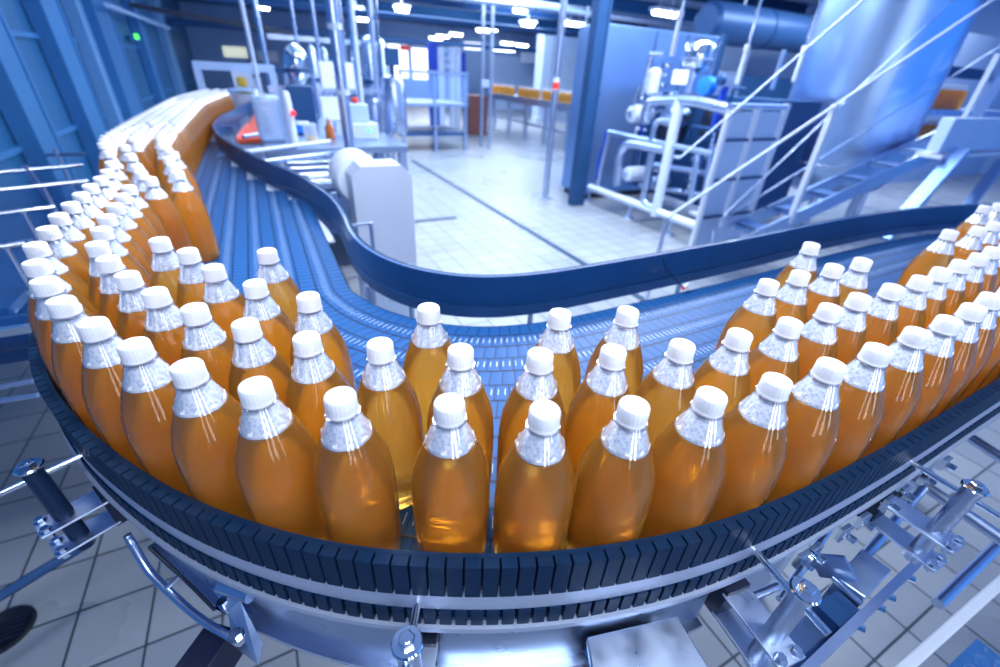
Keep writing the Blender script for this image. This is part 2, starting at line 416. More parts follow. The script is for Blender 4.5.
# side skirts so the belt has thickness
base = len(vs); nr = len(rows_)
for r in rows_: vs.append(Vector((r[0].x, r[0].y, ZB-.016)))
for r in rows_: vs.append(Vector((r[-1].x, r[-1].y, ZB-.016)))
for i in range(nstr, nr-1):
    fs.append((i*w, base+i, base+i+1, (i+1)*w)); uvs += [(0,.3)]*4
    fs.append((i*w+NL, (i+1)*w+NL, base+nr+i+1, base+nr+i)); uvs += [(0,.3)]*4
    fs.append((base+i, base+nr+i, base+nr+i+1, base+i+1)); uvs += [(0,.3)]*4
mb.v = [tuple(v) for v in vs]; mb.f = fs; mb.uv = uvs
cv = thing('bottle_conveyor', 'curved multi-lane conveyor with steel side skirt carrying the bottles', 'conveyor', (0, .6, 0))
mb.build('slat_belt', 'belt', cv)
# frame parts
sk0 = station(PO, lambda q: q.y < .60); sk1 = station(PO, lambda q: q.y < .3 and q.x > .42)
strip(PO, .004, 0, .845, .9745, sk0, sk1).build('side_skirt', 'sheet', cv, smooth=30)
strip(PO, 0, -.012, .838, .846, sk0, sk1).build('skirt_flange', 'steel', cv)
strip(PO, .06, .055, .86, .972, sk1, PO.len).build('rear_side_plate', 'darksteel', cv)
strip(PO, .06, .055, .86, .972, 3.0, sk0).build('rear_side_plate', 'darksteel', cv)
strip(PI_, -.062, -.057, .88, .985).build('inner_skirt', 'sheet', cv, smooth=30)
# white wear strip showing between the belt and the inner rail
strip(PI_, -.058, -.028, .976, .9815, .3, 4.95).build('wear_strip', 'white', cv)
for (x, y) in ((-.40,1.5),(-.10,1.5),(.25,.42),(.55,.55),(1.2,.30),(1.2,.68),(-.5,3.0),(2.2,.3),(2.2,.7)):
    m = MB(); m.box((x-.03,y-.03,0),(x+.03,y+.03,.965)); m.build('leg', 'steel', cv, bevel=.004)
for (p0, p1) in (((-.40,1.5),(-.10,1.5)),((1.2,.30),(1.2,.68)),((2.2,.3),(2.2,.7))):
    m = MB(); m.bar((*p0,.9),(*p1,.9),.05,.05); m.build('cross_member', 'steel', cv)

# ------------------------------------------------------------------ bottles
def bolt_verts(m, c, ax, r=.007, h=.006, seg=6):
    c = Vector(c); ax = Vector(ax).normalized(); m.tube([c, c+ax*h], r, seg)
bz = .99
PR = [(.012,.0035),(.024,.0),(.033,.001),(.0375,.006),(.0395,.014),(.0408,.03),(.0414,.05),(.0418,.075),(.0420,.10),(.0419,.12),(.0410,.14),(.0385,.16),(.0335,.177),(.0285,.1905),(.0255,.1985)]
PN = [(.0257,.1982),(.0215,.209),(.0178,.219),(.0150,.226),(.0137,.2285)]
def make_bottle(label, loc, group):
    t = thing('drink_bottle', label, 'bottle', loc, group)
    x, y, z = loc
    MB().lathe([(r, h+.0005) for r, h in PR], (x,y,z), 36).build('bottle_body', 'liquid', t, smooth=60)
    MB().lathe(PN, (x,y,z), 32, cap=False).build('bottle_neck', 'shell', t, smooth=60)
    # foam head: lumpy lower rim inside the neck
    m = MB(); prof = [(.0248,.1992),(.0244,.2035),(.0212,.208),(.0170,.2175),(.0120,.2225)]
    m.lathe([(r-.0006, h) for r, h in prof], (x,y,z), 32)
    vv = []
    rr = random.Random(3)
    for i, v in enumerate(m.v):
        k = i % 32; ring = i//32
        if ring == 1: vv.append((v[0], v[1], v[2]+.0018*math.sin(k*1.9)+.001*math.sin(k*3.7)))
        else: vv.append(v)
    m.v = vv
    o = m.build('foam', 'foam', t, smooth=60); o['label'] = 'white bubbly foam head'
    # support ring + cap with ribs
    MB().lathe([(.0137,.2262),(.0165,.2268),(.0165,.2284),(.0137,.229)], (x,y,z), 28).build('neck_ring', 'shell', t, smooth=40)
    m = MB(); seg = 72
    prof = [(.0132,.2291,0),(.0151,.2291,0),(.0153,.2312,0),(.0147,.2322,0),(.0150,.2330,1),(.0148,.2452,1),(.0138,.2474,.3),(.0120,.2484,0),(.004,.2486,0)]
    vs = []
    for r, h, rd in prof:
        for k in range(seg):
            a = k*2*PI/seg; q = r-(.0006*rd if k % 3 == 0 else 0); vs.append((x+q*math.cos(a), y+q*math.sin(a), z+h))
    fs = []
    for i in range(len(prof)-1):
        for k in range(seg):
            k2 = (k+1) % seg; fs.append((i*seg+k, i*seg+k2, (i+1)*seg+k2, (i+1)*seg+k))
    fs.append(tuple((len(prof)-1)*seg+k for k in range(seg))); fs.append(tuple(range(seg))[::-1])
    m.add(vs, fs); m.build('cap', 'cap', t, smooth=38)
    return t
NEAR = [('outer',-0.3804,1.5143),('outer',-0.3754,1.4224),('outer',-0.3774,1.3379),('outer',-0.3753,1.2533),('outer',-0.3726,1.1687),('outer',-0.3699,1.0839),('outer',-0.3624,0.9960),('outer',-0.3534,0.9061),('outer',-0.3288,0.8187),('outer',-0.2980,0.7385),('outer',-0.2614,0.6613),('outer',-0.2145,0.5832),('outer',-0.1657,0.5141),('outer',-0.1124,0.4483),('outer',-0.0527,0.3885),('outer',0.0172,0.3408),('outer',0.1067,0.2913),('outer',0.1837,0.2468),('outer',0.2660,0.2182),('outer',0.3491,0.1985),('outer',0.4357,0.1874),('outer',0.5243,0.1815),('outer',0.6158,0.1781),('outer',0.7158,0.1798),('outer',0.8026,0.1797),('outer',0.8915,0.1838),('outer',0.9758,0.1910),('r2',-0.3002,1.3034),('r2',-0.2980,1.2188),('r2',-0.2953,1.1343),('r2',-0.2925,1.0497),('r2',-0.2835,0.9656),('r2',-0.2724,0.8817),('r2',-0.2428,0.8025),('r2',-0.2068,0.7259),('r2',-0.1655,0.6521),('r2',-0.1166,0.5831),('r2',-0.0611,0.5192),('r2',-0.0002,0.4606),('r2',0.0716,0.4157),('r2',0.1497,0.3696),('r2',0.2280,0.3281),('r2',0.3097,0.3017),('r2',0.3949,0.2795),('r2',0.4842,0.2698),('r2',0.5769,0.2637),('r2',0.6764,0.2686),('r2',0.7609,0.2726),('r2',0.8562,0.2726),('r2',0.9491,0.2727),('r2',1.0359,0.2785),('r2',1.1275,0.2843),('r2',1.2184,0.2885),('r2',1.3074,0.2965),('r3',-0.1879,0.8737),('r3',-0.1420,0.8023),('r3',-0.1030,0.7153),('r3',-0.0496,0.6349),('r3',0.0127,0.5669),('r4',-0.0297,0.7609),('r4',0.1489,0.4774),('r4',0.3021,0.4001),('r4',0.3918,0.3716),('r4',0.6732,0.3617),('r4',0.7624,0.3660),('r4',0.8558,0.3636),('r4',0.9444,0.3622),('r5',0.9385,0.4535),('r5',1.3727,0.3938),('r5',1.4897,0.3830),('r5',1.5978,0.3886),('l2',-0.4193,1.9562),('l2',-0.3717,1.7689),('l2',-0.3279,1.5807),('l2',-0.3028,1.4806),('l2',-0.2705,1.3898),('l3',-0.3357,2.1003),('l3',-0.2665,1.6958),('l3',-0.2434,1.5770),('l3',-0.2204,1.4614)]
ORD = 'first second third fourth fifth sixth seventh eighth ninth tenth eleventh twelfth thirteenth fourteenth fifteenth sixteenth seventeenth eighteenth nineteenth twentieth'.split()
ORD += ['twenty-'+w for w in ORD[:9]] + ['thirtieth'] + ['thirty-'+w for w in ORD[:9]] + ['fortieth']
first = None
def put(x, y, label, group, z=bz):
    global first
    if first is None:
        first = make_bottle(label, (x, y, z), group); return first
    c = copy_tree(first); c.location = (x, y, z); c['label'] = label; c['group'] = group
    return c
WHERE = {'outer': ('far left end of the outer row', 'bottles in the outer row along the slotted rail'),
 'r2': ('far left end of the second row', 'bottles in the second row'),
 'r3': ('back of the short third row', 'bottles in the third row'),
 'r4': ('left end of the inner row', 'bottles in the inner row'),
 'r5': ('left end of the innermost row', 'bottles in the innermost row'),
 'l2': ('back of the middle lane before the bend', 'bottles in the middle lane before the bend'),
 'l3': ('back of the inner lane before the bend', 'bottles in the inner lane before the bend')}
cnt = {}
NB = list(NEAR)
for k, x, y in NB:
    cnt.setdefault(k, []).append((x, y))
# lanes carry on to the right beyond what the guides leave open
for k, seq in (('outer', [(1.065,.193),(1.155,.193),(1.245,.193)]), ('r2', [(1.397,.300),(1.487,.297)]), ('r5', [(1.689,.385),(1.779,.39),(1.819,.482),(1.910,.48),(1.868,.39),(2.0,.49)])):
    cnt[k] += seq
def nice(k):
    L = cnt[k]
    if k in ('l2', 'l3'): return L
    return L
for k in cnt:
    L = cnt[k]; w, gname = WHERE[k]
    for i, (x, y) in enumerate(L):
        put(x, y, f'amber bottle with white cap, {ORD[i]} from the {w}', gname)
# far packed lanes running back along the left wall
def shift(y):
    K = [(1.4,0),(1.6,-.004),(1.8,-.045),(2.0,-.103),(2.2,-.135),(2.6,-.145),(3.6,-.15),(4.4,-.148),(5.2,-.075),(6.2,.06)]
    for (a, sa), (b, sb) in zip(K[:-1], K[1:]):
        if y <= b: t = (y-a)/(b-a); t = t*t*(3-2*t) if 0 else t; return sa+(sb-sa)*t
    return K[-1][1]
occ = [(x, y) for L in cnt.values() for x, y in L]
n = 0
for lane, (x0, ph) in enumerate(((-.383, 0), (-.303, .045), (-.222, 0))):
    y = (1.52+.0915, 1.605, 1.555)[lane]
    while y < 5.75:
        x = x0+shift(y)
        if all((x-a)**2+(y-b)**2 > .0872**2 for a, b in occ):
            side = ('wall-side lane', 'middle lane', 'inner lane')[lane]
            far = 'just past the bend' if y < 2.3 else 'half way back' if y < 3.6 else 'at the far end'
            put(x, y, f'small amber bottle, {side} of the long pack {far}', f'bottles of the long pack, {side}, {far}')
            occ.append((x, y)); n += 1
            y += .0895 if abs(shift(y+.05)-shift(y-.05)) < .01 else .0925
        else: y += .01
print('bottles', len(occ))

# ------------------------------------------------------------------ guide supports: post, clamp, rod
def support(px, py, label, back=.02, post_mat='steel', zt=1.045, plen=.165):
    c = T(px, py, Z=zt)
    best = min(range(0, 2000), key=lambda i: (PO.at(PO.len*i/2000)-Vector((c.x, c.y, 0))).length)
    p, t, l = PO.fr(PO.len*best/2000)
    d = (Vector((c.x, c.y, 0))-p); n_ = d.normalized()
    s_ = thing('guide_support', label, 'bracket', (c.x, c.y, zt-plen))
    m = MB(); m.tube([(c.x,c.y,zt-plen),(c.x,c.y,zt-.004)], .0112, 20); m.build('post', post_mat, s_, smooth=40)
    m = MB(); m.lathe([(.014,0),(.0150,.001),(.0150,.003),(.0135,.0045),(.0095,.0047)], (c.x,c.y,zt-.004), 24)
    m.lathe([(.0082,.0045),(.0082,.0095),(.007,.0105)], (c.x,c.y,zt-.004), 6); m.lathe([(.0042,.0105),(.0042,.0118)], (c.x,c.y,zt-.004), 14)
    m.build('cap_bolt', 'chrome', s_, smooth=35)
    m = MB(); z = 1.025
    m.tube([p-n_*.0+Vector((0,0,z)), Vector((c.x,c.y,z))+n_*.035], .0042, 12)
    m.tube([p+n_*.009+Vector((0,0,z)), p+n_*.013+Vector((0,0,z))], .0075, 12)
    m.build('rod', 'chrome', s_, smooth=40)
    side = Vector((-n_.y, n_.x, 0))
    for zz in (zt-.100, zt-.145):
        a = p+n_*.018; L_ = (Vector((c.x,c.y,0))-a).length+.03
        m = MB(); m.obox(a+n_*L_/2+Vector((0,0,zz)), n_*L_/2, side*.02, Vector((0,0,.002)))
        m.build('clamp_plate', 'zinc', s_, bevel=.0015)
        m = MB()
        for sg in (-1, 1):
            q = Vector((c.x,c.y,zz+.002))+n_*.022+side*.012*sg
            m.tube([q-Vector((0,0,.012)), q+Vector((0,0,.007))], .005, 6); m.tube([q, q+Vector((0,0,.0015))], .0075, 14)
        m.build('bolt', 'chrome', s_, smooth=35)
    m = MB()
    m.obox(p+n_*.014+Vector((0,0,zt-.12)), n_*.010, side*.018, Vector((0,0,.03)))
    m.build('mount_block', 'dark', s_)
    return s_
support(28, 466, 'guide rail support with dark post at the left edge above tiled floor', post_mat='postdark')
support(407, 642, 'guide rail support with steel eye and rod at the front centre')
support(806, 590, 'guide rail support with tall round post right of the square cover plate')
support(976, 487, 'guide rail support with round post at the right edge beyond the others')

# square cover plate on the front
z0 = .905
c = [T(587, 637, Z=z0), T(678, 616, Z=z0), T(722, 690, Z=z0), T(600, 720, Z=z0)]
cp = thing('cover_box', 'flat square steel cover box bolted below the front of the rail', 'cover', tuple((c[0]+c[2])/2-Vector((0,0,.05))))
cc = (c[0]+c[1]+c[2]+c[3])/4
m = MB(); m.add(c+[q-Vector((0,0,.012)) for q in c], [(0,3,2,1),(4,5,6,7),(0,1,5,4),(1,2,6,5),(2,3,7,6),(3,0,4,7)])
m.build('lid', 'zinc', cp, bevel=.0015)
c2 = [cc+(q-cc)*.93 for q in c]
m = MB(); m.add([q-Vector((0,0,.0122)) for q in c2]+[q-Vector((0,0,.07)) for q in c2], [(0,3,2,1),(4,5,6,7),(0,1,5,4),(1,2,6,5),(2,3,7,6),(3,0,4,7)])
m.build('box_body', 'dark', cp)
for q in c2[:2]:
    m = MB(); q = q+Vector((0,0,-.03)); nn = Vector((-.3,-1,0)).normalized(); m.tube([q, q+nn*.01], .005, 6); m.build('screw', 'chrome', cp)

# ------------------------------------------------------------------ room
CZ, YB, XR = 3.6, 26., 15.
m = MB(); m.box((-2.0,-4,-.05),(XR,YB,0)); struct(m.build('floor', 'floor'))
m = MB(); m.box((-2.0,-3.6,CZ),(XR,YB,CZ+.1)); struct(m.build('ceiling', 'paleblue'))
m = MB(); m.box((-2.1,-3.6,0),(-2.0,YB,CZ)); struct(m.build('wall_left', 'wallpanel'))
m = MB(); m.box((-2.0,YB,0),(XR,YB+.2,CZ)); struct(m.build('wall_back', 'backwall'))
m = MB(); m.box((XR,-1,0),(XR+.2,YB,CZ)); struct(m.build('wall_right', 'backwall'))
W = bpy.data.worlds.new('world'); S.world = W; W.use_nodes = True
bg = W.node_tree.nodes['Background']; bg.inputs[0].default_value = (.10, .36, 1, 1); bg.inputs[1].default_value = 1.2
def area(name, loc, size, power, col=(.86,.93,1), rot=(0,0,0), sy=None):
    l = bpy.data.lights.new(name, 'AREA'); l.shape = 'RECTANGLE'; l.size = size; l.size_y = sy or size; l.energy = power; l.color = col
    o = bpy.data.objects.new(name, l); C.objects.link(o); o.location = loc; o.rotation_euler = rot; return o

V = Vector
def simple(name, label, cat, build, m, group=None, smooth=None, bevel=0):
    mb = MB(); build(mb)
    zs = [v for v in mb.v]; cx = sum(v[0] for v in zs)/len(zs); cy = sum(v[1] for v in zs)/len(zs); cz = min(v[2] for v in zs)
    return tag(mb.build(name, m, None, smooth, bevel, loc=(cx, cy, cz)), label, cat, group)
def P_(parent, name, build, m, smooth=None, bevel=0, label=None):
    mb = MB(); build(mb); o = mb.build(name, m, parent, smooth, bevel)
    if label: o['label'] = label
    return o
# --- floor drains
simple('drain_channel', 'long dark drain channel running across the bright tiled floor', 'drain', lambda m: m.box((2.44,2.2,0),(2.51,8.6,.004)), 'drain')
simple('drain_channel', 'short dark drain channel ending near the grey guard box', 'drain', lambda m: m.box((.9,4.74,0),(1.89,4.83,.004)), 'drain')
c = T(3, 632, Z=0)
t = thing('floor_drain', 'round black floor drain at the left edge of the dark tiled floor', 'drain', tuple(c))
P_(t, 'drain_rim', lambda m: m.lathe([(.075,0),(.075,.006),(.068,.008),(.06,.004),(.055,.001)], tuple(c), 32), 'black', 40)
P_(t, 'drain_grate', lambda m: [m.tube([c+V((-.05,y,.005)), c+V((.05,y,.005))], .004, 6) for y in (-.03,-.015,0,.015,.03)], 'dark')
# --- left wall: columns, girts, rail, exit sign
k = 0
for (xa, xb, yy, mt, lab) in ((38,57,0,'midblue','broad blue steel column nearest the camera on the blue wall'), (90,106,0,'midblue','second broad blue steel column along the blue wall'),
      (77,82,10,'columnpale','thin pale upright between the two broad wall columns'), (139,144,28,'midblue','narrow blue upright beyond the green exit light'), (163,168,30,'columnpale','thin pale upright far along the blue wall'), (-30,-5,0,'midblue','blue steel column at the left edge of the frame')):
    a = T(xa, yy, X=-1.85); b = T(xb, yy, X=-1.85)
    simple('wall_column', lab, 'column', lambda m: (m.box((-1.99,a.y,0),(-1.85,b.y,CZ-.01)), m.box((-1.85,a.y,0),(-1.835,a.y+.06,CZ-.01)), m.box((-1.85,b.y-.06,0),(-1.835,b.y,CZ-.01))), mt)
for i, z in enumerate((.72, 1.62, 2.3)):
    simple('wall_girt', ('lowest', 'middle', 'highest')[i]+' dark horizontal girt running along the blue wall', 'girt', lambda m: m.box((-1.998,4.0,z-.025),(-1.965,25.5,z+.025)), 'midblue')
a, b = T(107, 5, X=-1.7), T(160, 25, X=-1.7)
simple('wall_pipe', 'pale pipe running along the top of the blue wall', 'pipe', lambda m: m.tube([a, b, b+(b-a)*.3], .035, 10), 'whiteblue', smooth=40)
c = T(134, 37, X=-1.9)
t = thing('exit_light', 'small glowing green exit light on the dark blue wall', 'light', (c.x, c.y, c.z-.06))
P_(t, 'housing', lambda m: m.box((-1.93,c.y-.24,c.z-.07),(-1.86,c.y+.24,c.z+.03)), 'midblue')
P_(t, 'light_panel', lambda m: m.box((-1.86,c.y-.2,c.z-.03),(-1.85,c.y+.2,c.z+.05)), 'green')
# --- ceiling: beams, pipes
for i, y in enumerate((7.5, 10, 13, 16.5, 20, 23.5)):
    simple('ceiling_beam', ['nearest', 'second', 'third', 'fourth', 'fifth', 'farthest'][i]+' steel beam crossing under the ceiling', 'beam',
        lambda m: (m.box((-1.9,y-.1,CZ-.32),(XR-.1,y+.1,CZ-.30)), m.box((-1.9,y-.012,CZ-.3),(XR-.1,y+.012,CZ-.02)), m.box((-1.9,y-.1,CZ-.03),(XR-.1,y+.1,CZ-.01))), 'darkblue' if i % 2 else 'midblue')
for i, (z, y, r, mt) in enumerate(((2.62,9,.05,'steel'),(2.5,12,.06,'darkblue'),(2.75,14.5,.05,'darkblue'),(2.35,18,.08,'darkblue'))):
    simple('ceiling_pipe', ['slim shiny pipe hung nearest under the ceiling', 'slim dark pipe crossing behind the shiny one', 'thick shiny pipe under the far ceiling', 'dark pipe lowest under the far ceiling'][i], 'pipe', lambda m: m.tube([(-1.8,y,z),(XR-1,y,z)], r, 10), mt, smooth=40)
a = T(130, 5, Y=9.5); b = T(210, 27, Y=9.5)
simple('ceiling_cable_tray', 'dark cable tray near the top of the blue wall', 'tray', lambda m: m.bar((a.x,9.5,a.z),(b.x+1.2,9.5,b.z),.18,.06), 'dark')
# lamps
LP = [(262,7),(364,19),(356,10),(436,38),(443,36),(456,34),(483,30),(491,29),(528,24),(507,43),(522,45),(488,47),(498,49),(509,50),(570,23),(579,24),(659,12),(671,14),(402,9),(520,10)]
WL = ['hanging at the top above the gantry','above the tall steel vessels','highest above the glass vessels','smallest beside the blue column','beside the blue column top','just past the blue column','first of the close pair over the white posts','second of the close pair over the white posts','large one left of the round pole','in the low pair, nearer end','in the low pair, farther end','lowest row, first','lowest row, second','lowest row, third','beside the blue pillar, first','beside the blue pillar, second','over the grey cabinet, first','over the grey cabinet, second','near the top edge over the windows','near the top edge left of the pole']
for (px, py), wl in zip(LP, WL):
    c = T(px, py, Z=2.95)
    if c.y > 24 or c.x > 14: c = T(px, py, Y=24.0) if T(px, py, Y=24.).x < 14 else T(px, py, X=13.5)
    t = thing('ceiling_lamp', 'bright ceiling lamp, '+wl, 'lamp', (c.x, c.y, c.z), 'ceiling lamps')
    s_ = .018*(c-CAM).dot(F)
    P_(t, 'housing', lambda m: (m.box((c.x-s_*.9,c.y-.18,c.z+.02),(c.x+s_*.9,c.y+.18,c.z+.09)), m.tube([(c.x,c.y,c.z+.08),(c.x,c.y,CZ)], .012, 6)), 'white')
    P_(t, 'diffuser', lambda m: m.lathe([(.01,-s_*.85),(.07,-s_*.8),(.07,s_*.8),(.01,s_*.85)], (c.x,c.y,c.z), 12, axis='X'), 'lamp', 40)
# --- back wall windows and panels
def wallrect(name, label, cat, x0, y0, x1, y1, Y, mt, d=.05, z0=None, **k):
    a, b = T(x0, y0, Y=Y), T(x1, y1, Y=Y)
    if z0 is not None: b.z = z0
    return simple(name, label, cat, lambda m: m.box((a.x, Y, b.z), (b.x, Y+d, a.z)), mt, **k)
w_ = wallrect('window_1', '', 'window', 388, 44, 409, 78, YB-.06, 'daylight'); w_['kind'] = 'structure'; w_['label'] = 'tall overexposed window left of the far doorway'
w_ = wallrect('window_2', '', 'window', 412, 48, 433, 80, YB-.06, 'daylight'); w_['kind'] = 'structure'; w_['label'] = 'bright window beside the blue column'
w_ = wallrect('window_3', '', 'window', 222, 46, 248, 58, YB-.06, 'warmwin'); w_['kind'] = 'structure'; w_['label'] = 'warm lit window above the gantry'
wallrect('wall_cabinet', 'bright white wall cabinet above the gantry frame', 'cabinet', 256, 50, 279, 62, YB-1.2, 'white', .4)
wallrect('hanging_screen', 'white backlit sign panel with blue edge beyond the blue columns', 'sign', 465, 42, 481, 50, 19., 'daylight', .1)
wallrect('wall_panel', 'bright pale panel above the far bottle conveyor', 'panel', 524, 52, 547, 64, 20., 'white', .3)
wallrect('far_machine', 'pale blue machine hall window band behind the far conveyor', 'machine', 496, 55, 545, 82, 21., 'whiteblue', .3, z0=0)
wallrect('red_sign', 'small red sign beside the bright windows', 'sign', 400, 45, 410, 51, 20., 'red', .05)
for i, (x0, x1) in enumerate(((545,553),(556,566),(569,577))):
    wallrect('far_cabinet', ('first','second','third')[i]+' narrow pale cabinet standing behind the round pole', 'cabinet', x0, 33, x1-3.2, 88, 15.5, 'paleblue', .5, z0=0)
# --- blue columns and filling tower far behind
def upright(name, label, cat, px0, py0, px1, Y, mt, wd=None, z0=0):
    a = T(px0, py0, Y=Y); b = T(px1, py0, Y=Y)
    return simple(name, label, cat, lambda m: m.box((a.x, Y, z0), (b.x, Y+.35, a.z)), mt, bevel=.01)
upright('blue_column', 'broad royal blue column far behind, beside the bright windows', 'column', 431, 42, 439, 13, 'blue')
upright('blue_column', 'narrow royal blue column right of the broad one', 'column', 461, 52, 466, 13, 'blue', z0=.9)
t = thing('filler_tower', 'pale ladder-like machine tower between the two blue columns', 'machine', (T(449,100,Y=12.6).x, 12.6, 0))
for x in (441, 452, 458):
    q = T(x, 47, Y=12.6); P_(t, 'post', lambda m: m.box((q.x-.06,12.55,0),(q.x+.06,12.7,q.z)), 'white')
for y in (50, 58, 66, 73):
    a, b = T(441, y, Y=12.6), T(459, y+1, Y=12.6); P_(t, 'rung', lambda m: m.bar(a, b, .09, .09), 'steel')
t = thing('guard_table', 'steel table with clear guard panels in front of the blue columns', 'table', (T(430,105,Y=9.5).x, 9.5, 0))
a, b = T(400, 104, Y=9.5), T(468, 108, Y=9.5)
P_(t, 'table_top', lambda m: m.box((a.x,9.5,a.z-.04),(b.x,11,a.z+.02)), 'steel')
P_(t, 'guard_panel', lambda m: m.box((a.x,9.5,a.z+.02),(b.x,9.52,a.z+.55)), 'acrylic', label='clear guard panel')
P_(t, 'top_rail', lambda m: m.bar((a.x,9.5,a.z+.57),(b.x,9.5,a.z+.57),.05,.05), 'steel')
for x in (a.x+.05, (a.x+b.x)/2, b.x-.05):
    P_(t, 'leg', lambda m: (m.box((x-.03,9.5,0),(x+.03,9.56,a.z-.04)),), 'steel')
    P_(t, 'guard_post', lambda m: (m.box((x-.02,9.51,a.z+.02),(x+.02,9.55,a.z+.56)),), 'steel')
P_(t, 'lower_shelf', lambda m: m.box((a.x,9.55,.3),(b.x,10.9,.36)), 'darkblue')
# slim posts
t = thing('post_pair', 'pair of slim white posts joined by a short crossbar on the floor', 'post', tuple(T(485,147,Z=0)))
for i, (x, y) in enumerate(((481,146),(489,148))):
    q = T(x, y, Z=0); P_(t, 'post', lambda m: m.tube([(q.x,q.y,0),(q.x,q.y,3.0)], .04, 10), 'steel', 40)
qa, qb = T(481,146,Z=0), T(489,148,Z=0)
P_(t, 'crossbar', lambda m: m.bar((qa.x,qa.y,1.3),(qb.x,qb.y,1.3),.06,.15), 'white')
# far bottle conveyor
a, b = T(487, 92, Z=1.0), T(577, 105, Z=1.0)
d_ = (b-a).normalized(); nn = V((d_.y, -d_.x, 0)); nn = nn if nn.x > 0 else -nn
t = thing('far_conveyor', 'long raised steel conveyor far behind carrying a line of bottles', 'conveyor', (a.x, a.y, 0))
P_(t, 'conveyor_bed', lambda m: m.add([a, b, b+nn*.5, a+nn*.5]+[q-V((0,0,.16)) for q in (a, b, b+nn*.5, a+nn*.5)], [(0,1,2,3),(7,6,5,4),(0,4,5,1),(1,5,6,2),(2,6,7,3),(3,7,4,0)]), 'steel')
for i in range(5):
    q = a.lerp(b, .08+i*.21)+nn*.1; P_(t, 'leg', lambda m: m.box((q.x-.04,q.y-.04,0),(q.x+.04,q.y+.04,.84)), 'steel')
P_(t, 'lower_rail', lambda m: m.bar(a.lerp(b,.05)+nn*.1-V((0,0,.6)), b.lerp(a,.05)+nn*.1-V((0,0,.6)), .05, .05), 'steel')
L_ = (b-a).length; nb = 40
for i in range(nb):
    if i in (13, 14, 25): continue
    q = a+d_*(.15+(L_-.3)*i/(nb-1))+nn*.12
    put(q.x, q.y, 'tiny amber bottle standing in line on the raised steel conveyor far behind', 'bottles on the far conveyor', 1.0)
simple('bucket', 'white bucket lying beneath the far conveyor', 'bucket', lambda m: m.lathe([(.09,0),(.13,.28),(.135,.3)], tuple(T(537,127,Z=0)), 20), 'white', smooth=40)
da, db = T(580,112,Y=8.0), T(588,98,Y=8.0)
t = thing('drive_box', 'small white drive box on a thin leg at the near end of the far conveyor', 'box', (da.x, 8.1, 0))
P_(t, 'box_body', lambda m: m.box((da.x,8.0,da.z),(db.x,8.25,db.z)), 'white', bevel=.02)
P_(t, 'leg', lambda m: m.box((da.x+.04,8.1,0),(da.x+.09,8.15,da.z)), 'steel')
# brown cabinet
a, b = T(470, 118, Y=12), T(488, 96, Y=12)
simple('low_cabinet', 'small dark red-brown cabinet on the far floor by the slim posts', 'cabinet', lambda m: (m.box((a.x,12,0),(b.x,12.5,b.z)),), 'brown')
# --- round pole with sticker and tripod
q = T(545, 197, Z=0)
t = thing('floor_pole', 'tall grey round pole standing alone on the tiled floor', 'pole', (q.x, q.y, 0))
P_(t, 'pole', lambda m: m.tube([(q.x,q.y,.01),(q.x,q.y,CZ-.01)], .042, 16), 'steel', 40)
P_(t, 'base_plate', lambda m: m.lathe([(.10,0),(.10,.012),(.06,.014)], (q.x,q.y,0), 20), 'steel', 30)
z = T(557, 84, Y=q.y).z
P_(t, 'sticker', lambda m: m.lathe([(.0435,z-.07),(.0435,z+.07)], (q.x,q.y,0), 16, cap=False), 'white', 40, label='white sticker')
P_(t, 'red_mark', lambda m: m.lathe([(.0442,z-.06),(.0442,z+.02)], (q.x,q.y,0), 16, cap=False), 'red', 40, label='red mark')
q = T(566, 188, Z=0)
t = thing('tripod_stand', 'slim pole on white splayed tripod legs beside the blue pillar', 'stand', (q.x, q.y, 0))
P_(t, 'pole', lambda m: m.tube([(q.x,q.y,.3),(q.x,q.y,2.3)], .018, 10), 'steel', 40)
for i in range(3):
    an = i*2.09+.6; P_(t, 'leg', lambda m: m.tube([(q.x,q.y,.42),(q.x+.12*math.cos(an),q.y+.12*math.sin(an),.01)], .014, 8), 'white', 40)
P_(t, 'clamp', lambda m: m.lathe([(.03,-.05),(.055,-.03),(.055,.03),(.03,.05)], (q.x,q.y,.45), 12), 'black', 40)
# --- pillar and grey cabinet
a, b = T(573, 201, Y=4.75), T(588, 201, Y=4.75)
simple('pillar', 'dark blue square pillar rising to the ceiling beside the grey cabinet', 'pillar', lambda m: (m.box((3.59,4.80,0),(3.76,4.93,CZ-.01)), m.box((3.585,4.79,0),(3.62,4.80,CZ-.01)), m.box((3.73,4.79,0),(3.765,4.80,CZ-.01))), 'darkblue', bevel=.006)
t = thing('control_cabinet', 'tall flat grey steel cabinet behind the pump skid', 'cabinet', (4.6, 5.3, 0))
P_(t, 'cabinet_body', lambda m: m.box((3.92,5.06,.08),(5.9,5.6,2.07)), 'cabsteel', bevel=.01)
P_(t, 'lit_edge', lambda m: m.box((3.86,5.02,.08),(3.95,5.065,2.09)), 'steel')  # paler strip stands for the lit left part of the cabinet
for x in (4.75, 5.3): P_(t, 'door_seam', lambda m: m.box((x-.004,5.052,.15),(x+.004,5.062,2.05)), 'dark')
P_(t, 'plinth', lambda m: m.box((3.95,5.08,0),(5.85,5.55,.08)), 'dark')
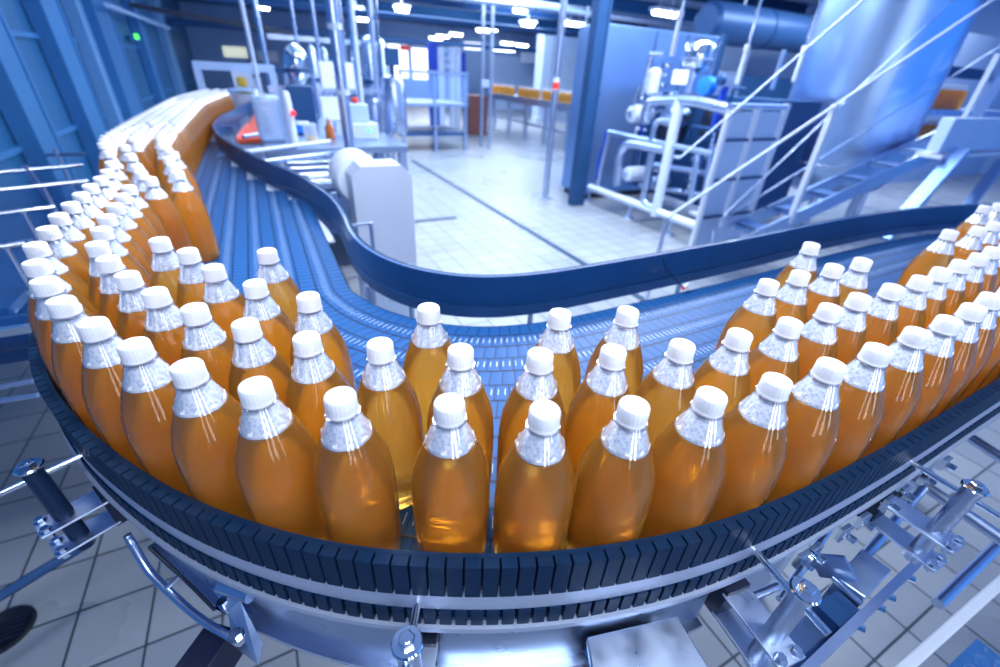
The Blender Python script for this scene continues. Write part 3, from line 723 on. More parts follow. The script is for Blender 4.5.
# --- pump skid
X_ = 3.92
def K(px, py, x=X_): return T(px, py, X=x)
t = thing('pump_skid', 'pump skid with shiny pipes and motors on a white pipe frame', 'machine', (4.4, 3.8, 0))
def pipe(name, pts, r, mt='steel', x=X_, seg=12, lab=None):
    q = [K(*p, x) if len(p) == 2 else K(p[0], p[1], p[2]) for p in pts]
    return P_(t, name, lambda m: m.tube(catmull(q, 4) if len(q) > 2 else q, r, seg), mt, 50, label=lab)
pipe('bottom_rail', [(590,187),(726,237)], .045, 'white', lab='white frame tube near the floor')
pipe('frame_rail', [(609,132),(713,154)], .028)
pipe('frame_upright', [(609,132),(597,187)], .028)
pipe('pipe_loop', [(617,186),(619,160),(624,147),(634,144),(665,150)], .05)
pipe('pipe_elbow', [(652,153),(645,190),(645,203),(656,208)], .04)
pipe('main_riser', [(680,100),(655,216)], .055, 'white', lab='thick white riser pipe')
pipe('header_pipe', [(652,101),(690,101),(731,110)], .05)
pipe('header_elbow', [(660,101),(650,103),(646,112),(646,124)], .055)
pipe('thin_loop', [(641,100),(650,58),(655,54),(664,54)], .02, 'chrome')
pipe('thin_riser', [(633,106),(639,86)], .018, 'chrome')
pipe('return_pipe', [(652,140),(655,126),(660,121),(672,121)], .035)
pipe('inner_upright', [(699,148),(690,205)], .03, x=4.15)
pipe('inner_upright', [(716,120),(702,205)], .025, x=4.3)
pipe('blue_hose', [(597,180),(599,160),(604,145),(606,132)], .02, 'blue', x=3.9)
pipe('cross_pipe', [(640,185),(735,200)], .03, x=4.25)
pipe('cross_pipe', [(655,165),(735,178)], .035, x=4.35)
pipe('cross_pipe', [(690,212),(735,228)], .03, 'white', x=4.2)
for i, (x, y, r) in enumerate(((634,114,.10),(629,174,.09),(669,117,.10),(652,182,.07),(738,124,.07))):
    q = K(x, y, 4.02); mo = P_(t, 'pump_motor', lambda m: m.lathe([(r*.5,-.05),(r*.9,-.04),(r,0),(r,.22),(r*.8,.26)], tuple(q), 22, axis='X'), 'white' if i < 2 else 'steel', 40)
    hb = MB().lathe([(r*.35,-.075),(r*.35,-.05),(r*.3,-.045)], tuple(q), 14, axis='X').build('motor_hub', 'steel', None, 40)
    hb.parent = mo; hb.matrix_parent_inverse = Matrix()
q = K(656, 68, 4.1); q2 = K(654, 96, 4.1)
P_(t, 'filter_vessel', lambda m: m.lathe([(.03,0),(.07,.03),(.07,(q.z-q2.z)-.03),(.03,q.z-q2.z)], (q.x,q.y,q2.z), 18), 'white', 40)
q = K(664, 74, 4.2)
P_(t, 'valve_stack', lambda m: [m.lathe([(.03,0),(.06,.01),(.06,.05),(.03,.06)], (q.x,q.y,q.z-.4+i*.09), 14) for i in range(6)], 'chrome', 40)
qc = K(695, 68, 4.35)
P_(t, 'drum', lambda m: m.lathe([(.06,-.05),(.14,0),(.155,.02),(.155,.20),(.13,.235),(.04,.27)], tuple(qc), 28), 'chrome', 40, label='polished steel drum on top of the skid')
P_(t, 'drum_flange', lambda m: m.lathe([(.158,.06),(.172,.065),(.172,.085),(.158,.09)], tuple(qc), 28), 'steel', 40)
P_(t, 'drum_stand', lambda m: m.tube([(qc.x,qc.y,1.4),(qc.x,qc.y,qc.z-.04)], .05, 12), 'steel', 40)
P_(t, 'control_head', lambda m: m.lathe([(.02,-.06),(.09,-.05),(.09,.05),(.02,.06)], tuple(K(707,86,4.3)), 18, axis='X'), 'bluebright', 40)
a, b = K(672, 84, 4.1), K(690, 70, 4.1)
P_(t, 'name_plate', lambda m: m.box((4.08,a.y,a.z),(4.10,b.y,b.z)), 'paper', label='blank white plate')
P_(t, 'machine_core', lambda m: (m.box((4.5,2.95,.25),(5.15,4.75,1.4)),), 'darkblue')
P_(t, 'core_block', lambda m: m.box((4.4,3.3,1.0),(4.49,3.75,1.3)), 'dark', bevel=.02)
P_(t, 'core_block', lambda m: m.box((4.4,4.0,.9),(4.49,4.4,1.25)), 'dark', bevel=.02)
rs = random.Random(5)
for i in range(22):
    y = 2.9+rs.random()*1.7; z = .35+rs.random()*1.15; x = 4.2+rs.random()*.25; l_ = .15+rs.random()*.4
    if rs.random() < .5: pts = [V((x,y,z)), V((x,y,z+l_))]
    else: pts = [V((x,y,z)), V((x,y+l_*.7,z)), V((x,y+l_*.75,z-.12))]
    P_(t, 'valve_pipe', lambda m: m.tube(pts, .014+rs.random()*.018, 8), rs.choice(['steel','chrome','blue','darkblue','steel','white']), 40)
for i in range(8):
    y = 2.95+rs.random()*1.6; z = .5+rs.random()*1.1; x = 4.15
    P_(t, 'valve_head', lambda m: m.lathe([(.02,-.03),(.045,-.02),(.045,.03),(.02,.045)], (x,y,z), 12, axis=rs.choice('XYZ')), rs.choice(['steel','chrome','darkblue']), 40)
for (x, y) in ((588,203),(628,219),(668,236)):
    q = T(x, y, X=3.98); P_(t, 'foot', lambda m: (m.lathe([(.06,0),(.05,.02),(.015,.03),(.015,.2)], (3.98,q.y,0), 14),), 'steel', 40)
# --- guard panels with white posts
Yg = 2.6
t = thing('machine_guard', 'row of pale guard panels clamped between white upright tubes', 'guard', (T(705,244,Y=Yg).x, Yg, 0))
for (x0, y0, x1, y1) in ((733,107,690,246),(760,107,713,248),(787,104,738,250)):
    a = T(x0, y0, Y=Yg); b = T(x1, y1, Y=Yg); xx = (a.x+b.x)/2
    P_(t, 'post', lambda m: m.tube([(xx,Yg,max(0,b.z-.3)),(xx,Yg,a.z)], .028, 12), 'white', 40)
xs = [ (T(x0,107,Y=Yg).x+T(x1,246,Y=Yg).x)/2 for x0, x1 in ((733,690),(760,713),(787,738))]
zt_ = T(745,112,Y=Yg).z
for i in range(2):
    P_(t, 'guard_panel', lambda m: m.box((xs[i]+.03,Yg,.12),(xs[i+1]-.03,Yg+.012,zt_)), 'paleblue')
    for py in (140, 179, 214):
        z = T(730, py, Y=Yg).z; P_(t, 'clamp_bar', lambda m: m.bar((xs[i],Yg-.01,z),(xs[i+1],Yg-.01,z-.0),.02,.02), 'darkblue')
P_(t, 'top_tube', lambda m: m.tube([(xs[0]-.03,Yg,zt_+.04),(xs[2]+.03,Yg,zt_+.04)], .022, 10), 'steel', 40)
# tall slim uprights above the skid
for i, (x0, y0, x1, y1) in enumerate(((685,0,671,56),(763,0,735,84),(822,0,793,82))):
    a, b = T(x0, y0, Y=2.9), T(x1, y1, Y=2.9); xx = (a.x+b.x)/2
    t = thing('hanger_pipe', ('slim bright vertical pipe above the skid drum','slim bright vertical pipe left of the great tank','slim vertical pipe in front of the great tank')[i], 'pipe', (xx, 2.9, b.z))
    P_(t, 'upper_tube', lambda m: m.tube([(xx,2.9,b.z+.25),(xx,2.9,CZ-.02)], .012, 10), 'chrome', 40)
    P_(t, 'lower_tube', lambda m: (m.tube([(xx,2.9,b.z),(xx,2.9,b.z+.27)], .018, 10), m.lathe([(.024,b.z+.24),(.024,b.z+.28)], (xx,2.9,0), 12)), 'white', 40)
# --- great tank
tc_ = V((6.02, 3.10, 0)); rt = .66
t = thing('storage_tank', 'huge upright cylindrical steel tank reaching the ceiling', 'tank', tuple(tc_))
P_(t, 'shell', lambda m: m.lathe([(.1,.42),(.35,.46),(.56,.56),(.64,.68),(rt,.78),(rt,CZ-.02)], tuple(tc_), 64), 'tank', 40)
P_(t, 'weld_band', lambda m: m.lathe([(rt,.775),(rt+.004,.78),(rt+.004,.80),(rt,.805)], tuple(tc_), 64, cap=False), 'steel', 40)
for an in (3.6, 5.2, .5, 2.1):
    P_(t, 'leg', lambda m: m.tube([(tc_.x+.45*math.cos(an),tc_.y+.45*math.sin(an),0),(tc_.x+.45*math.cos(an),tc_.y+.45*math.sin(an),.6)], .04, 12), 'steel', 40)
# duct
a = T(708, 22, Y=6.6)
t = thing('air_duct', 'thick dark blue horizontal duct beneath the ceiling left of the tank', 'duct', (a.x+2, 6.6, a.z-.3))
P_(t, 'duct_tube', lambda m: m.lathe([(.24,-.06),(.31,0),(.31,5.5)], (a.x,6.6,a.z), 32, axis='X'), 'duct', 40)
for k_ in (.8, 3.4): P_(t, 'duct_hanger', lambda m: m.tube([(a.x+k_,6.6,a.z+.28),(a.x+k_,6.6,CZ)], .015, 8), 'steel')
for k_ in (1.4, 2.9): P_(t, 'duct_band', lambda m: m.lathe([(.315,k_),(.322,k_),(.322,k_+.06),(.315,k_+.06)], (a.x,6.6,a.z), 32, axis='X'), 'darkblue', 30)
# panels / shelving behind the skid
for i, (x0, y0, x1, y1, Y, mt) in enumerate(((712,42,738,75,7.4,'paper'),(752,46,800,70,7.9,'paleblue'),(737,75,800,100,6.9,'darkblue'),(708,70,733,110,6.4,'steel'))):
    wallrect('plant_cabinet', ['pale cream cabinet behind the skid drum','pale cabinet under the dark duct','dark equipment box behind the tank edge','steel cabinet right of the skid drum'][i], 'cabinet', x0, y0, x1, y1, Y, mt, .4, z0=0)
# --- stairs
Ys = 2.15
def Q(px, py, y=Ys): return T(px, py, Y=y)
t = thing('stair_rail', 'steel stair with wide stringer, treads and long slanting handrails', 'stairs', tuple(V((Q(763,230).x, Ys, 0))))
def extend(a, b, k0=0, k1=0): d = b-a; return a-d*k0, b+d*k1
for nm, p0, p1, r, mt, y in (('cable_rail',(680,158),(863,0),.006,'steel',2.15),('cable_rail',(723,216),(953,0),.006,'steel',2.36),('handrail',(667,218),(993,0),.011,'white',2.15),('cable_rail',(720,221),(1000,47),.007,'steel',2.36)):
    a, b = extend(Q(*p0, y), Q(*p1, y), 0, .25 if nm != 'handrail' else .1)
    P_(t, nm, lambda m: m.tube([a, b], r, 10), mt, 40)
a = Q(667,218); b = Q(655,262); P_(t, 'foot_post', lambda m: m.tube([a, V((a.x, a.y, 0))], .016, 10), 'steel', 40)
for (x0, y0, x1, y1, w_) in ((835,104,792,217,.045),(1000,54,946,149,.035)):
    a, b = Q(x0,y0), Q(x1,y1); xx = (a.x+b.x)/2
    P_(t, 'post', lambda m: m.box((xx-w_/2,Ys-.02,b.z-.05),(xx+w_/2,Ys+.02,a.z)), 'white')
a, b = extend(Q(763,234), Q(946,148), .12, .15); 
P_(t, 'stringer', lambda m: m.bar(a, b, .012, .13), 'steel')
d = (b-a)
for i in range(7):
    q = a+d*(.10+i*.14)
    P_(t, 'tread', lambda m: (m.box((q.x-.10,Ys+.01,q.z+.02),(q.x+.12,Ys+.22,q.z+.04)), m.box((q.x-.10,Ys+.01,q.z-.01),(q.x-.085,Ys+.22,q.z+.04))), 'cabsteel', bevel=.004)
P_(t, 'far_stringer', lambda m: m.bar(a+V((0,.24,0)), b+V((0,.24,0)), .012, .13), 'steel')
# platform at the right
t = thing('platform_beam', 'pale horizontal steel platform beam with leaning braces at the right edge', 'platform', tuple(Q(960,150,2.0)))
a, b = Q(948,120,2.0), Q(1030,150,2.0); zt2 = Q(975,118,2.0).z
P_(t, 'beam', lambda m: m.box((a.x,1.95,Q(960,150,2.0).z),(a.x+1.8,2.05,zt2)), 'whiteblue', bevel=.004)
P_(t, 'lower_flange', lambda m: m.box((a.x-.03,1.9,Q(960,152,2.0).z-.03),(a.x+1.8,2.1,Q(960,152,2.0).z)), 'white')
for (p0, p1, w_) in (((962,150),(912,206),.11),((1003,160),(968,206),.09)):
    a, b = extend(T(*p0,Y=1.85), T(*p1,Y=1.85), 0, .6); P_(t, 'brace', lambda m: m.bar(a, b, .05, w_, up=(0,1,0)), 'cabsteel')
a, b = T(997,100,Y=2.3), T(1010,72,Y=2.3)
P_(t, 'upper_post', lambda m: m.bar(T(975,118,Y=2.3), T(1015,60,Y=2.3), .05, .08, up=(0,1,0)), 'whiteblue')
# conveyor behind the stairs with bottles
a = T(912, 143, Y=2.75)
t = thing('rear_conveyor', 'two-tier conveyor behind the stair carrying packed bottles', 'conveyor', (a.x+.5, a.y, 0))
for tier, z in enumerate((a.z, a.z+.36)):
    P_(t, 'conveyor_bed', lambda m: m.box((a.x-.05,2.7,z-.06),(a.x+2.2,3.1,z)), 'steel')
P_(t, 'guard_beam', lambda m: m.box((a.x-.05,3.12,a.z+.7),(a.x+2.2,3.16,a.z+.82)), 'darkblue')
for x in (a.x, a.x+2.1): P_(t, 'leg', lambda m: m.box((x,3.04,0),(x+.06,3.1,a.z+.75)), 'steel')
for tier, z in enumerate((a.z, a.z+.36)):
    for j in range(2):
        for i in range(8):
            put(a.x+.05+i*.089, 2.76+j*.09, 'small amber bottle on the %s tier of the conveyor glimpsed behind the stair' % ('lower','upper')[tier], 'bottles on the rear conveyor, %s tier' % ('lower','upper')[tier], z+.0005)
rp_ = a.y+1.6; ra, rb = T(905,20,Y=rp_), T(905,100,Y=rp_)
simple('partition_screen', 'pale blue partition behind the rear conveyor', 'partition', lambda m: m.box((ra.x,rp_,0),(min(XR-.3, ra.x+6),rp_+.08,ra.z)), 'paleblue')

# --- grey guard box with white motor behind the inner rail
a, b = T(350, 166, Y=2.05), T(411, 166, Y=2.05); zt3 = T(380, 166, Y=2.05).z
t = thing('guard_box', 'pale grey chamfered sheet steel guard box standing behind the inner rail', 'machine guard', ((a.x+b.x)/2, 2.05, 0))
x0, x1 = a.x, b.x; ch = .045
def gb(m):
    pts = [(x0,.55),(x1,.55),(x1,zt3-ch),(x1-ch,zt3),(x0+ch,zt3),(x0,zt3-ch)]
    n = len(pts); m.add([(x,2.05,z) for x, z in pts]+[(x,2.22,z) for x, z in pts], [tuple(range(n)), tuple(range(n,2*n))[::-1]]+[((i+1)%n, i, n+i, n+(i+1)%n) for i in range(n)])
P_(t, 'box_shell', gb, 'guardgrey')
P_(t, 'pedestal', lambda m: m.box((x0+.05,2.08,0),(x1-.05,2.2,.55)), 'steel')
t = thing('drive_motor', 'round white motor drum mounted at the top of the guard box', 'motor', (x0+.06, 2.3, zt3-.2))
P_(t, 'drum', lambda m: m.lathe([(.05,-.05),(.105,-.04),(.12,-.01),(.12,.18),(.10,.2)], (x0+.07,2.27,zt3-.10), 32, axis='Y'), 'white', 40)
P_(t, 'hub', lambda m: m.tube([(x0+.07,2.44,zt3-.12),(x0+.07,2.56,zt3-.12)], .03, 14), 'steel', 40)
P_(t, 'motor_foot', lambda m: m.box((x0+.02,2.3,.0),(x0+.12,2.4,zt3-.2)), 'steel')
# --- rods and side conveyor frames behind the inner rail
RZ = 1.0
for i, (p0, p1, r, w) in enumerate((((243,137),(313,124),.013,'topmost'),((245,152),(330,141),.013,'second'),((262,162),(352,151),.014,'third'),((308,178),(338,175),.014,'lowest'))):
    a, b = T(*p0, Z=RZ), T(*p1, Z=RZ)
    simple('frame_rod', w+' of the bright steel rods lying behind the inner rail', 'rod', lambda m: m.tube([a, b], r, 10), 'white' if i % 2 else 'steel', smooth=40)
t = thing('side_conveyor', 'small side conveyor frame with a corner post behind the inner rail', 'conveyor', tuple(T(300,190,Z=0)))
a, b, c_, d = T(255,165,Z=.93), T(390,148,Z=.93), T(330,118,Z=.93), T(235,130,Z=.93)
a, b = V((.30,2.75,.93)), V((.95,2.75,.93))
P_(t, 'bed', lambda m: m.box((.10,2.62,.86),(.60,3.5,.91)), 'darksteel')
P_(t, 'front_bar', lambda m: m.bar((.10,2.60,.93),(.62,2.60,.93),.03,.03), 'steel')
P_(t, 'side_bar', lambda m: m.bar((.61,2.60,.93),(.61,3.5,.93),.03,.03), 'steel')
for (x, y) in ((.14,2.64),(.59,2.64),(.59,3.45)): P_(t, 'leg', lambda m: m.box((x-.02,y-.02,0),(x+.02,y+.02,.86)), 'steel')
for y in (2.75,2.95,3.15,3.35): P_(t, 'roller', lambda m: m.tube([(.12,y,.925),(.59,y,.925)], .015, 10), 'chrome', 40)
# round pole near
a = T(352,161,Y=3.2); bq = T(330,0,Y=3.2); xx = (a.x+bq.x)/2
t = thing('machine_pole', 'tall pale grey pole rising beside the laboratory bench', 'pole', (xx, 3.2, .93))
P_(t, 'pole', lambda m: m.tube([(xx,3.2,.95),(xx,3.2,CZ-.02)], .034, 14), 'steel', 40)
for py in (30, 95): P_(t, 'collar', lambda m: m.lathe([(.042,0),(.042,.03)], (xx,3.2,T(340,py,Y=3.2).z), 14), 'white', 40)
# --- bench with equipment
zb = .98
t = thing('work_bench', 'steel work bench crowded with small equipment left of the open floor', 'bench', (.6, 4.4, 0))
P_(t, 'bench_top', lambda m: m.box((.0,3.6,zb-.05),(1.02,6.2,zb)), 'bench', bevel=.005)
for (x, y) in ((.05,3.65),(.98,3.65),(.98,6.1),(.05,6.1)): P_(t, 'leg', lambda m: m.box((x-.03,y-.03,0),(x+.03,y+.03,zb-.05)), 'steel')
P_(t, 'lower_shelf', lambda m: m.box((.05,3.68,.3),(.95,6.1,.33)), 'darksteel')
def on(px, py, Y): q = T(px, py, Y=Y); return q
def boxpx(name, label, cat, x0, y0, x1, y1, Y, mt, d=.15, z0=None, bevel=.01):
    a, b = T(x0, y1, Y=Y), T(x1, y0, Y=Y)
    return simple(name, label, cat, lambda m: m.box((a.x,Y,z0 if z0 is not None else a.z),(b.x,Y+d,b.z)), mt, bevel=bevel)
# grey unit with red button
Y = 4.0; a, b = T(355,143,Y=Y), T(368,104,Y=Y)
t = thing('button_station', 'grey box with a red stop button on top, standing on the bench', 'control box', (b.x-.08, Y, zb))
P_(t, 'box_body', lambda m: m.box((b.x-.17,Y,zb+.12),(b.x,Y+.12,b.z)), 'whiteblue', bevel=.012)
P_(t, 'base_unit', lambda m: m.box((b.x-.18,Y-.03,zb),(b.x+.06,Y+.15,zb+.12)), 'white', bevel=.01)
P_(t, 'stop_button', lambda m: m.lathe([(.015,0),(.02,.01),(.03,.02),(.03,.035),(.02,.04)], (b.x-.09,Y+.06,b.z), 16), 'red', 40)
P_(t, 'green_button', lambda m: m.lathe([(.012,-.01),(.012,0)], (b.x-.02,Y-.03,zb+.07), 12, axis='Y'), 'green', 40)
# steel vessels
for i, (px, pt, pb, w_, Y, lab) in enumerate(((395,75,142,.105,4.4,'tall shiny steel vessel at the corner of the bench'),(376,98,140,.05,4.5,'slim steel cylinder between the red button box and tall vessel'))):
    a, b = T(px, pb, Y=Y), T(px, pt, Y=Y); xx = a.x*.5+b.x*.5
    t = thing('steel_vessel', lab, 'vessel', (xx, Y, zb))
    P_(t, 'shell', lambda m: m.lathe([(w_*.9,zb),(w_,zb+.03),(w_,b.z-.06),(w_*.85,b.z-.02),(w_*.4,b.z)], (xx,Y,0), 28), 'steel', 40)
    P_(t, 'head_fitting', lambda m: (m.tube([(xx,Y,b.z-.01),(xx,Y,b.z+.07)], .02, 10), m.box((xx-.05,Y-.04,b.z+.07),(xx+.06,Y+.04,b.z+.2))) if i == 0 else (m.tube([(xx,Y,b.z-.01),(xx,Y,b.z+.05),(xx+.08,Y,b.z+.06)], .012, 8),), 'darkblue' if i == 0 else 'steel', 40)
# brown bottle, clear jar, blue tray, long white box
q = T(332,148,Y=3.95); 
t = thing('amber_flask', 'small brown glass flask with pale stopper on the bench edge', 'flask', (q.x, 3.95, zb))
P_(t, 'flask_body', lambda m: m.lathe([(.03,zb),(.037,zb+.01),(.037,zb+.09),(.015,zb+.12),(.013,zb+.15)], (q.x,3.95,0), 20), 'amber', 40)
P_(t, 'stopper', lambda m: m.lathe([(.014,zb+.15),(.014,zb+.17)], (q.x,3.95,0), 12), 'white', 40)
q = T(312,140,Y=3.9)
t = thing('glass_jar', 'clear round glass jar left of the brown flask', 'jar', (q.x, 3.9, zb))
P_(t, 'jar_body', lambda m: m.lathe([(.045,zb),(.05,zb+.01),(.05,zb+.12),(.04,zb+.13)], (q.x,3.9,0), 20), 'glassy', 40)
P_(t, 'contents', lambda m: m.lathe([(.04,zb+.003),(.044,zb+.03)], (q.x,3.9,0), 18), 'yellow', 40)
a, b = T(291,129,Y=4.3), T(316,118,Y=4.3)
t = thing('blue_tray', 'bright blue tray holding a white pad on the bench', 'tray', ((a.x+b.x)/2, 4.3, zb))
P_(t, 'tray_shell', lambda m: (m.box((a.x,4.3,zb),(b.x,4.5,zb+.015)), m.box((a.x,4.3,zb),(b.x,4.315,zb+.075)), m.box((a.x,4.485,zb),(b.x,4.5,zb+.075)), m.box((a.x,4.3,zb),(a.x+.015,4.5,zb+.075)), m.box((b.x-.015,4.3,zb),(b.x,4.5,zb+.075))), 'bluebright')
P_(t, 'white_pad', lambda m: m.box((a.x+.05,4.31,zb+.02),(b.x-.05,4.48,zb+.09)), 'white', bevel=.01)
# ribbed pale cover like a loaf tin
a, b = T(259,135,Y=3.9), T(279,96,Y=3.9)
t = thing('ribbed_cover', 'pale ribbed machine cover standing beside the orange belt', 'cover', ((a.x+b.x)/2, 3.9, zb-.1))
P_(t, 'cover_shell', lambda m: m.box((a.x,3.88,zb),(b.x,4.08,b.z)), 'whiteblue', bevel=.03)
P_(t, 'embossed_marks', lambda m: [m.box((a.x+.05,3.872,zb+.08+i*.045),(a.x+.10,3.885,zb+.10+i*.045)) for i in range(6)], 'steel')
# red lamp column
q = T(293,113,Y=3.85)
t = thing('signal_unit', 'small white signal unit with a glowing red lamp', 'lamp', (q.x, 3.85, zb))
P_(t, 'unit_body', lambda m: m.lathe([(.035,zb),(.035,q.z+.04),(.03,q.z+.12),(.02,q.z+.14)], (q.x-.03,3.88,0), 16), 'white', 40)
P_(t, 'red_lamp', lambda m: m.lathe([(.005,-.01),(.018,0),(.018,.02)], (q.x+.0,3.83,q.z), 14, axis='Y'), 'redlamp', 40)
# paper sheets on clipboards
for i, (x0,y0,x1,y1,Y) in enumerate(((323,64,352,88,4.6),(324,98,343,120,4.4))):
    a, b = T(x0,y1,Y=Y), T(x1,y0,Y=Y)
    t = thing('notice_sheet', ('upper white sheet hanging on the machine behind the pole','lower white sheet propped below the other behind the pole')[i], 'sheet', ((a.x+b.x)/2, Y, a.z))
    P_(t, 'board', lambda m: m.box((a.x-.01,Y+.004,a.z-.01),(b.x+.01,Y+.015,b.z+.01)), 'white')
    P_(t, 'paper', lambda m: m.box((a.x,Y,a.z),(b.x,Y+.004,b.z)), 'paper')
    P_(t, 'stand', lambda m: m.tube([((a.x+b.x)/2,Y+.02,zb),((a.x+b.x)/2,Y+.02,b.z)], .012, 8), 'steel', 40)
# silver vessel on frame behind, dark display beneath
Y = 5.75; a, b = T(286,74,Y=Y), T(306,50,Y=Y); xx = (a.x+b.x)/2; rr_ = (b.x-a.x)/2
t = thing('steam_kettle', 'squat silver vessel with blue fittings on tall legs behind the bench', 'vessel', (xx, Y, zb))
P_(t, 'vessel_shell', lambda m: m.lathe([(rr_*.3,a.z-.1),(rr_,a.z),(rr_,b.z-.06),(rr_*.8,b.z),(rr_*.2,b.z+.05)], (xx,Y,0), 26), 'chrome', 40)
P_(t, 'blue_band', lambda m: m.lathe([(rr_+.005,a.z+.02),(rr_+.02,a.z+.025),(rr_+.02,a.z+.05),(rr_+.005,a.z+.055)], (xx,Y,0), 26), 'darkblue', 40)
for s2 in (-1, 1): P_(t, 'leg', lambda m: m.tube([(xx+s2*rr_*1.2,Y-.1,zb),(xx+s2*rr_*1.15,Y-.1,a.z)], .02, 8), 'steel', 40)
P_(t, 'outlet', lambda m: m.lathe([(.05,a.z-.3),(.06,a.z-.2),(.04,a.z-.1)], (xx,Y,0), 14), 'blue', 40)
boxpx('dark_display', 'dark glassy machine block under the silver vessel', 'machine', 292, 86, 312, 116, 5.0, 'darkblue', .22, z0=zb)
# racks of slim pipes behind the bench
rs = random.Random(11)
for i, (x, yt, yb, Y, r, mt) in enumerate(((262,0,100,6.4,.022,'white'),(300,0,60,6.6,.018,'steel'),(320,0,62,6.2,.02,'steel'),(358,22,95,5.4,.022,'chrome'),(364,30,120,5.2,.02,'white'),(378,10,100,5.6,.03,'steel'),(383,8,95,6.2,.02,'chrome'),(347,20,70,6.8,.02,'steel'),(272,30,90,7.2,.03,'steel'))):
    b = T(x, yb, Y=Y); 
    simple('service_pipe', ['thin white','long thin steel','slim grey','polished short','white slim','thick steel','bright polished','distant grey','distant thick'][i]+' vertical pipe behind the work bench', 'pipe', lambda m: m.tube([(b.x,Y,0 if Y > 6.2 or b.x > 1.02 or b.x < 0 else .98),(b.x,Y,CZ-.01)], r, 8), mt, smooth=40)
for i, (x0, x1, yt, Y, mt) in enumerate(((305,316,48,7.0,'steel'),(318,328,50,7.0,'sheet'),(330,345,44,7.4,'steel'),(360,376,38,7.0,'sheet'),(377,386,42,7.6,'steel'),(246,258,66,7.6,'steel'))):
    a, b = T(x0, yt, Y=Y), T(x1, yt, Y=Y); r = (b.x-a.x)/2; xx = (a.x+b.x)/2; r *= .93
    t = thing('process_tank', ['first','second','third','fourth','fifth','lone'][i]+' of the tall steel tanks lined up behind the bench, counted from the gantry' if i < 5 else 'lone small steel tank beside the gantry frame', 'tank', (xx, Y, 0))
    P_(t, 'tank_shell', lambda m: m.lathe([(r,.3),(r,a.z-.06),(r*.7,a.z),(r*.1,a.z+.04)], (xx,Y,0), 22), mt, 40)
    P_(t, 'tank_band', lambda m: m.lathe([(r+.004,1.3),(r+.012,1.3),(r+.012,1.34),(r+.004,1.34)], (xx,Y,0), 22), 'darkblue', 40)
    for s2 in (-1, 1): P_(t, 'leg', lambda m: m.tube([(xx+s2*r*.7,Y,0),(xx+s2*r*.7,Y,.33)], .03, 8), 'steel', 40)
# horizontal shelf beams of the rack
for i, (y, Y, mt) in enumerate(((90,6.0,'steel'),(72,8.2,'darkblue'),(40,7.9,'steel'))):
    a, b = T(268,y-2,Y=Y), T(386,y+3,Y=Y)
    simple('rack_beam', ('lower','dark middle','upper')[i]+' horizontal beam of the rack behind the bench', 'beam', lambda m: m.box((a.x,Y,(a.z+b.z)/2-.03),(b.x,Y+.06,(a.z+b.z)/2+.03)), mt)
# --- gantry over the far end of the pack
Y = 6.6
t = thing('gantry_frame', 'pale rectangular gantry frame over the far end of the bottle pack', 'frame', (T(230,66,Y=Y).x, Y, 0))
a, b = T(193,66,Y=Y), T(274,66,Y=Y)
P_(t, 'top_beam', lambda m: m.box((a.x,Y-.03,a.z-.03),(b.x,Y+.03,a.z+.05)), 'whiteblue')
for x in (a.x+.03, b.x-.03): P_(t, 'post', lambda m: m.box((x-.035,Y-.03,0),(x+.035,Y+.03,a.z-.03)), 'whiteblue')
P_(t, 'junction_box', lambda m: m.box(((a.x+b.x)/2-.05,Y-.08,a.z-.2),((a.x+b.x)/2+.16,Y-.03,a.z-.03)), 'white')
P_(t, 'low_housing', lambda m: m.box((a.x+.75,Y+.1,.9),(b.x-.1,Y+.5,a.z-.2)), 'paleblue', bevel=.05)
P_(t, 'side_housing', lambda m: m.box((a.x+.25,Y+.1,.9),(a.x+.62,Y+.5,a.z-.22)), 'steel', bevel=.05)
P_(t, 'gold_drum', lambda m: m.lathe([(.05,0),(.08,.02),(.08,.1),(.05,.12)], (a.x+.45,Y-.02,1.22), 16), 'yellow', 40)
# orange belt inset in its dark rim
t = thing('orange_belt', 'glossy orange-red sorting belt inside a dark rim beside the pack', 'belt', (-.1,5,.95))
pa = [V((-.13,4.9,.965)), V((-.18,4.22,.965)), V((-.008,4.22,.965)), V((-.008,6.2,.965)), V((-.04,5.9,.965))]
P_(t, 'belt_surface', lambda m: m.add(pa+[q-V((0,0,.03)) for q in pa], [tuple(range(5)), tuple(range(5,10))[::-1]]+[((i+1)%5, i, 5+i, 5+(i+1)%5) for i in range(5)]), 'orange')
for i in range(4):
    q0 = pa[0].lerp(pa[4], i/3.)+V((0,0,.006)); q1 = pa[1].lerp(pa[3], i/3.)+V((0,0,.006)) if i else pa[1]+V((0,0,.006))
    P_(t, 'belt_divider', lambda m: m.bar(q0, q1, .015, .02), 'redsteel')
P_(t, 'leg', lambda m: m.box((-.08,4.4,0),(-.04,4.44,.9)), 'steel')
P_(t, 'belt_frame', lambda m: m.add([q+V((0,0,-.04)) for q in pa]+[q+V((0,0,-.14)) for q in pa], [tuple(range(5)), tuple(range(5,10))[::-1]]+[((i+1)%5, i, 5+i, 5+(i+1)%5) for i in range(5)]), 'steel')
